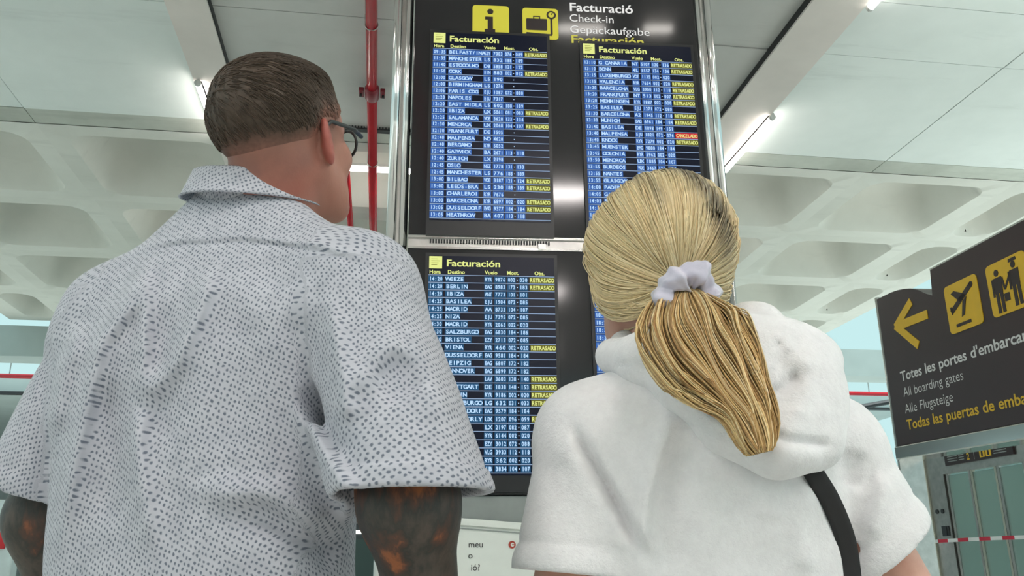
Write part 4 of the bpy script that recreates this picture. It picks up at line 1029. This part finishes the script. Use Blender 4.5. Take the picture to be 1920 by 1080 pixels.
h_folds = [([(1425, 805), (1480, 826), (1560, 834)], .006, -.012), ([(1430, 845), (1500, 858), (1545, 852)], .016, .006), ([(1435, 742), (1465, 728), (1500, 700)], .007, -.010), ([(1445, 700), (1470, 660), (1450, 640)], .007, -.007),
           ([(1470, 640), (1490, 670), (1540, 690)], .014, .005), ([(1460, 770), (1520, 780), (1555, 760)], .012, .004), ([(1120, 690), (1180, 682), (1250, 705), (1330, 765), (1400, 815)], .004, -.006), ([(1400, 640), (1440, 690), (1450, 740)], .012, .006), ([(1500, 620), (1480, 680), (1500, 740)], .010, -.005), ([(1520, 700), (1500, 790)], .012, .005), ([(1180, 655), (1260, 668), (1330, 720)], .008, .004)]
def hood_f(p):
    d = np.full(len(p), 9.)
    for a, b, ra, rb in h_caps: d = smin(d, capsule(p, hp(*a), hp(*b), ra, rb), .02)
    for c, r in h_ells: d = smin(d, ell(p, hp(*c), r), .025)
    return d - .85 * folds(p, h_folds, 1.0) * smooth(1.12 - p[:, 1], 0, .05)
V, Q = surf(hood_f, (.04, .90, 1.06), (.52, 1.34, 1.42), .0045); mesh_obj('hood', V, Q, m_fleece, wom)
def wbody_f(p):
    q = wl(p); T = [(z, xc, a - .022, yc, b - .02) for z, xc, a, yc, b in TW]; d = trunk(q, T); d = smin(d, HW.sdf(p), .015)
    d = smin(d, capsule(p, ww((-.03, .01, 1.24)), HW.wor((0, -.018, -.045)), .054, .050), .018)
    for s_, a in WARM.items():
        sh, el, wr = (ww(a[k]) for k in ('sh', 'el', 'wr')); d = smin(d, smin(capsule(p, sh, el, .038, .043), capsule(p, el, wr, .040, .025), .02), .018)
        dn = (wr - el) / np.linalg.norm(wr - el); d = smin(d, hand_sdf(p, wr, dn, WR @ np.array([-s_, 0, -.3]), .88), .01)
    return d
V, Q = surf(wbody_f, (-.10, .90, .70), (.62, 1.62, 1.60), .0052, 3)
hq = HW.loc(V); col = np.tile(np.array(srgb(206, 160, 142)[:3]), (len(V), 1))
lip = (np.abs(hq[:, 2] + .058) < .010) & (hq[:, 1] > .085) & (np.abs(hq[:, 0]) < .024); col[lip] = srgb(180, 90, 90)[:3]
eye = np.linalg.norm(np.stack([np.abs(hq[:, 0]) - .031, hq[:, 2] - .006], 1), axis=1); ez = (hq[:, 1] > .085) & (eye < .009); col[ez] = (.75, .75, .75); col[ez & (eye < .005)] = (.05, .06, .05)
mesh_obj('body', V, Q, m_skin_w, wom, col)
LW = dict(loc=wl, w=.080, t=.080, k=.052, a=.038, h=.165)
V, Q = surf(lambda p: legs_f(p, LW), (.03, 1.0, .03), (.47, 1.30, 1.0), .010, 3); mesh_obj('leggings', V, Q, m_black, wom)
for s_ in (-1, 1): shoe(LW, s_, ww, m_white_shoe, wom, .9)
# hair cap and strands drawn back to the tie
TIE = at(1286, 548, 1.035); tq = HW.loc(TIE[None])[0]
def hair_region(h):                                  # >0 inside
    y, z = h[:, 1], h[:, 2]; ln = np.interp(y, [-.12, -.05, .0, .04, .055, .075, .11], [-.060, -.066, -.072, -.062, .0, .085, .098]); return z - ln
def capw_f(p):
    h = HW.loc(p); d = smin(HW.cranium(h), ell(h, (0, -.005, -.03), (.074, .070, .045)), .02) - .009
    return np.maximum(d, -hair_region(h) * .8) * HW.sc
V, Q = surf(capw_f, HW.c - .17, HW.c + .17, .0045, 3)
blo = np.array([srgb(222, 202, 160)[:3], srgb(212, 190, 146)[:3], srgb(200, 176, 132)[:3], srgb(230, 214, 178)[:3], srgb(186, 162, 120)[:3]]); root = np.array(srgb(88, 80, 70)[:3])
hw = mesh_obj('hair', V, Q, m_blonde, wom, np.tile(np.array(srgb(196, 172, 128)[:3]), (len(V), 1)))
def shell(h, lift):
    f = lambda x: smin(HW.cranium(x), ell(x, (0, -.005, -.03), (.074, .070, .045)), .02) - .009
    for _ in range(4):
        e = 1e-3; f0 = f(h) - lift; G_ = np.stack([(f(h + np.eye(3)[i] * e) - f(h - np.eye(3)[i] * e)) / (2 * e) for i in range(3)], 1); h = h - (f0 / np.maximum((G_ ** 2).sum(1), .3))[:, None] * G_
    return h
N = 8500; K = 14
ph = rng.uniform(-math.pi, math.pi, N)               # starts: along the hairline and along a parting over the crown
st = np.zeros((N, 3)); k1 = rng.random(N) < .62
yy = rng.uniform(-.06, .085, N); sd = np.where(rng.random(N) < .5, -1, 1)
lnz = np.interp(yy, [-.12, -.05, .0, .04, .055, .075, .11], [-.060, -.066, -.072, -.062, .0, .085, .098])
st[:, 1] = yy; st[:, 2] = lnz + .004; st[:, 0] = sd * .085
top = ~k1; st[top, 0] = rng.normal(.012, .030, top.sum()); st[top, 1] = rng.uniform(-.03, .08, top.sum()); st[top, 2] = .14
front = k1 & (rng.random(N) < .25); st[front, 0] = rng.uniform(-.06, .06, front.sum()); st[front, 1] = .105; st[front, 2] = .09
st = shell(st, .002); ctr = np.array([0, -.005, .02]); a0 = (st - ctr); a1 = (tq - ctr)[None] + rng.normal(size=(N, 3)) * .004
r0 = np.linalg.norm(a0, axis=1, keepdims=True); r1 = np.linalg.norm(a1, axis=1, keepdims=True); om = np.arccos(np.clip((a0 * a1).sum(1, keepdims=True) / (r0 * r1), -1, 1)); u0 = a0 / r0; u1 = a1 / r1
pts = []; lift = rng.uniform(.0002, .0035, N); lift[rng.random(N) < .05] += .003; clump = np.sin(ph * 37)
for k in range(K):
    t = k / (K - 1); sag = .0
    dirv = (np.sin((1 - t) * om) * u0 + np.sin(t * om) * u1) / np.sin(om); x = ctr + dirv * .095
    x[:, 2] -= .012 * math.sin(math.pi * t) * (st[:, 2] < .06)
    x = shell(x, lift + .004 * math.sin(math.pi * t)); 
    if t > .9: x = x * (1 - (t - .9) * 6) + (tq + (x - tq) * .45) * (t - .9) * 6
    pts.append(HW.wor(x))
P_ = np.stack(pts, 1); ci = rng.integers(0, 5, N); cc = (blo[ci] * .5 + blo.mean(0) * .5) * 1.22 * rng.uniform(.90, 1.08, (N, 1)); tt = np.linspace(0, 1, K)[None, :, None]
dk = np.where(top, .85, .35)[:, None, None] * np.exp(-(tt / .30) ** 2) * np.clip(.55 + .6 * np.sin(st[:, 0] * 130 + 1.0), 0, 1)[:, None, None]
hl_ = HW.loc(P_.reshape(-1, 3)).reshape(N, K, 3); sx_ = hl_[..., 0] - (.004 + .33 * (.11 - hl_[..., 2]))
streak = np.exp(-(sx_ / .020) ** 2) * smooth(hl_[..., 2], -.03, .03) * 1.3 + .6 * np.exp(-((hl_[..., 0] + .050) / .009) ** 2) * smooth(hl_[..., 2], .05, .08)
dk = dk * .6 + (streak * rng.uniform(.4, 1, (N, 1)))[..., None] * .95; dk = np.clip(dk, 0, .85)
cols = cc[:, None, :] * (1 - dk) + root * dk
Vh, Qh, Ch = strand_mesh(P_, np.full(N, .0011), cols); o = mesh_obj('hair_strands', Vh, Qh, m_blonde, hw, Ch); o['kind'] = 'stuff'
# ponytail
pc = [(1286, 556, 1.015), (1298, 600, .985), (1322, 655, .965), (1362, 722, .950), (1400, 780, .945), (1424, 850, .945)]
PC = np.array([at(*c) for c in pc]); s5 = np.linspace(0, 1, 6); K = 18; sN = np.linspace(0, 1, K)
def spl(P, s):                                       # smooth interpolation through the points
    i = np.clip((s * (len(P) - 1)).astype(int), 0, len(P) - 2); f = s * (len(P) - 1) - i; g = lambda j: P[np.clip(j, 0, len(P) - 1)]
    a, b, c, d = g(i - 1), g(i), g(i + 1), g(i + 2); f = f[..., None]
    return .5 * (2 * b + (c - a) * f + (2 * a - 5 * b + 4 * c - d) * f ** 2 + (3 * b - a - 3 * c + d) * f ** 3)
CL = spl(PC, sN); TG = np.gradient(CL, axis=0); TG /= np.linalg.norm(TG, axis=1, keepdims=True); SD = np.cross(TG, [0, 1, 0]); SD /= np.linalg.norm(SD, axis=1, keepdims=True); SD *= np.sign(SD[:, :1]); NB = np.cross(SD, TG)
N = 2600; a_ = rng.normal(0, .45, N).clip(-1, 1); b_ = rng.uniform(-1, 1, N) * np.sqrt(1 - a_ ** 2); Lf = 1 - rng.random(N) ** 2.2 * .45
a_ = a_ + .10 * np.sin(a_ * 22)
wid = np.interp(sN, [0, .1, .25, .5, .75, .9, 1], [.016, .038, .062, .055, .036, .026, .014]); dep = np.interp(sN, [0, .15, .5, 1], [.014, .024, .022, .010])
P_ = np.zeros((N, K, 3))
for k in range(K):
    s = sN[k] * Lf; c = spl(PC, s); w_ = np.interp(s, sN, wid); d_ = np.interp(s, sN, dep); j = min(k, K - 1)
    wob = .0022 * np.sin(s * 14 + a_ * 9 + b_ * 3); lo = np.where(a_ < 0, 1.15 - .35 * smooth(s, .3, .8), 1.0)
    P_[:, k] = c + (a_ * w_ * lo + wob)[:, None] * SD[j] + (b_ * d_)[:, None] * NB[j]
ci = rng.integers(0, 5, N); gold = np.array([srgb(212, 182, 130)[:3], srgb(196, 162, 110)[:3], srgb(182, 146, 94)[:3], srgb(222, 200, 156)[:3], srgb(162, 126, 82)[:3]])
cc = gold[ci] * 1.12 * rng.uniform(.85, 1.12, (N, 1)) * (1 + .13 * np.sin(a_ * 17 + 1))[:, None]
Vh, Qh, Ch = strand_mesh(P_, np.full(N, .00095), cc); pt_ = mesh_obj('ponytail', Vh, Qh, m_blonde, hw, Ch); pt_['kind'] = 'stuff'
# scrunchie
ctr = at(1289, 556, 1.005); axd = np.array([.25, -.80, -.40]); axd /= np.linalg.norm(axd); e1 = np.cross(axd, [0, 0, 1]); e1 /= np.linalg.norm(e1); e2 = np.cross(axd, e1)
V = []; Q = []; n1, n2 = 120, 20
for i in range(n1):
    t = 2 * math.pi * i / n1; rr = .0265 + .0030 * math.sin(3 * t + 1); mr = .0145 + .0026 * math.sin(6 * t) + .0016 * math.sin(13 * t + 1)
    for j in range(n2):
        u = 2 * math.pi * j / n2; m2 = mr * (1 + .13 * math.sin(5 * u + 4 * t)); rd = rr + m2 * math.cos(u)
        V.append(ctr + rd * (math.cos(t) * e1 + math.sin(t) * e2) + axd * (m2 * 1.15 * math.sin(u) + .003 * math.sin(6 * t)))
        Q.append((i * n2 + j, ((i + 1) % n1) * n2 + j, ((i + 1) % n1) * n2 + (j + 1) % n2, i * n2 + (j + 1) % n2))
sat = Mat('lilac_satin', srgb(196, 192, 208), .35, 0, .5, .3); sat.bump(sat.noise(sat.coord(), 120, 3), .2, .003)
sc_ = thing('scrunchie', 'pale lilac satin scrunchie gathering the blonde ponytail', 'scrunchie', tuple(ctr), 0)
mesh_obj('fabric_ring', np.array(V), np.array(Q)[:, ::-1], sat.m, sc_)
# shoulder bag: strap over the back, bag at the hip
bag = thing('shoulder_bag', 'black shoulder bag whose strap crosses the white hooded top', 'bag', tuple(ww((.15, .17, .62))), WTH)
sp = [(1490, 800), (1518, 872), (1555, 935), (1582, 1000), (1594, 1060), (1598, 1120), (1596, 1220)]
Vs = []; Qs = []; pp = np.array(sp, float); ts = np.linspace(0, 1, 60)
cur = spl(pp, ts); tg = np.gradient(cur, axis=0); tg /= np.linalg.norm(tg, axis=1, keepdims=True); nn = np.stack([-tg[:, 1], tg[:, 0]], 1); wpx = 19
def hit(x, y):                                       # first point of the top along this line of sight
    r = ray(x, y); t = np.arange(.90, 1.35, .0015); P = r[None] * (t / r[1])[:, None] + np.array([0, 0, CZ]); f = sweat_f(P); k = np.argmax(f < .002) if (f < .002).any() else 150
    return P[k]
for i in range(60):
    l_, r_ = cur[i] - nn[i] * wpx, cur[i] + nn[i] * wpx
    row = [hit(*(l_ * (1 - k / 4) + r_ * k / 4)) for k in range(5)]; row = np.array(row)
    Vs += [tuple(p) for p in row] + [tuple(p) for p in row]
for i in range(59):
    for k in range(4):
        a = i * 10 + k; Qs.append((a, a + 1, a + 11, a + 10)); Qs.append((a + 5, a + 15, a + 16, a + 6))
    Qs.append((i * 10, i * 10 + 10, i * 10 + 15, i * 10 + 5)); Qs.append((i * 10 + 4, i * 10 + 9, i * 10 + 19, i * 10 + 14))
Vs = np.array(Vs).reshape(60, 10, 3)
Y0 = Vs[:, :, 1].copy(); Y1 = np.repeat(np.median(Y0, axis=1)[:, None], 10, 1)
for _ in range(40): Y1[1:-1] = (Y1[:-2] + Y1[2:]) / 2
Y1[:, :5] -= .010; Y1[:, 5:] -= .004; Vs = np.array([0, 0, CZ]) + (Vs - np.array([0, 0, CZ])) * (Y1 / Y0)[..., None]; Vs = Vs.reshape(-1, 3)
mesh_obj('strap', np.array(Vs), np.array(Qs), m_black, bag)
mb = MB(); mb.box(-.12, -.035, 0, .12, .035, .19); o = mb.build('bag_body', m_black, bag, bevel=.02)
mb = MB(); mb.box(-.118, -.045, .09, .118, -.034, .19); mb.build('bag_flap', m_black, bag, bevel=.006)
mb = MB(); mb.tube([(-.10, 0, .17), (-.11, -.06, .26), (-.06, -.16, .33)], .012, 8); mb.build('strap_end', m_black, bag, True)

for o in list(S.objects):                            # tiny look-alike pieces kept together
    if o.name.split('.')[0] in ('end_cap', 'hanger_rod', 'vent_slots', 'rail_lip', 'screen_heading', 'poster_lettering', 'tray_side', 'key_switch', 'poster_leg', 'hanger_ring', 'kiosk_print', 'lift_sign', 'label_lettering', 'pale_print'):
        o['kind'] = 'stuff'
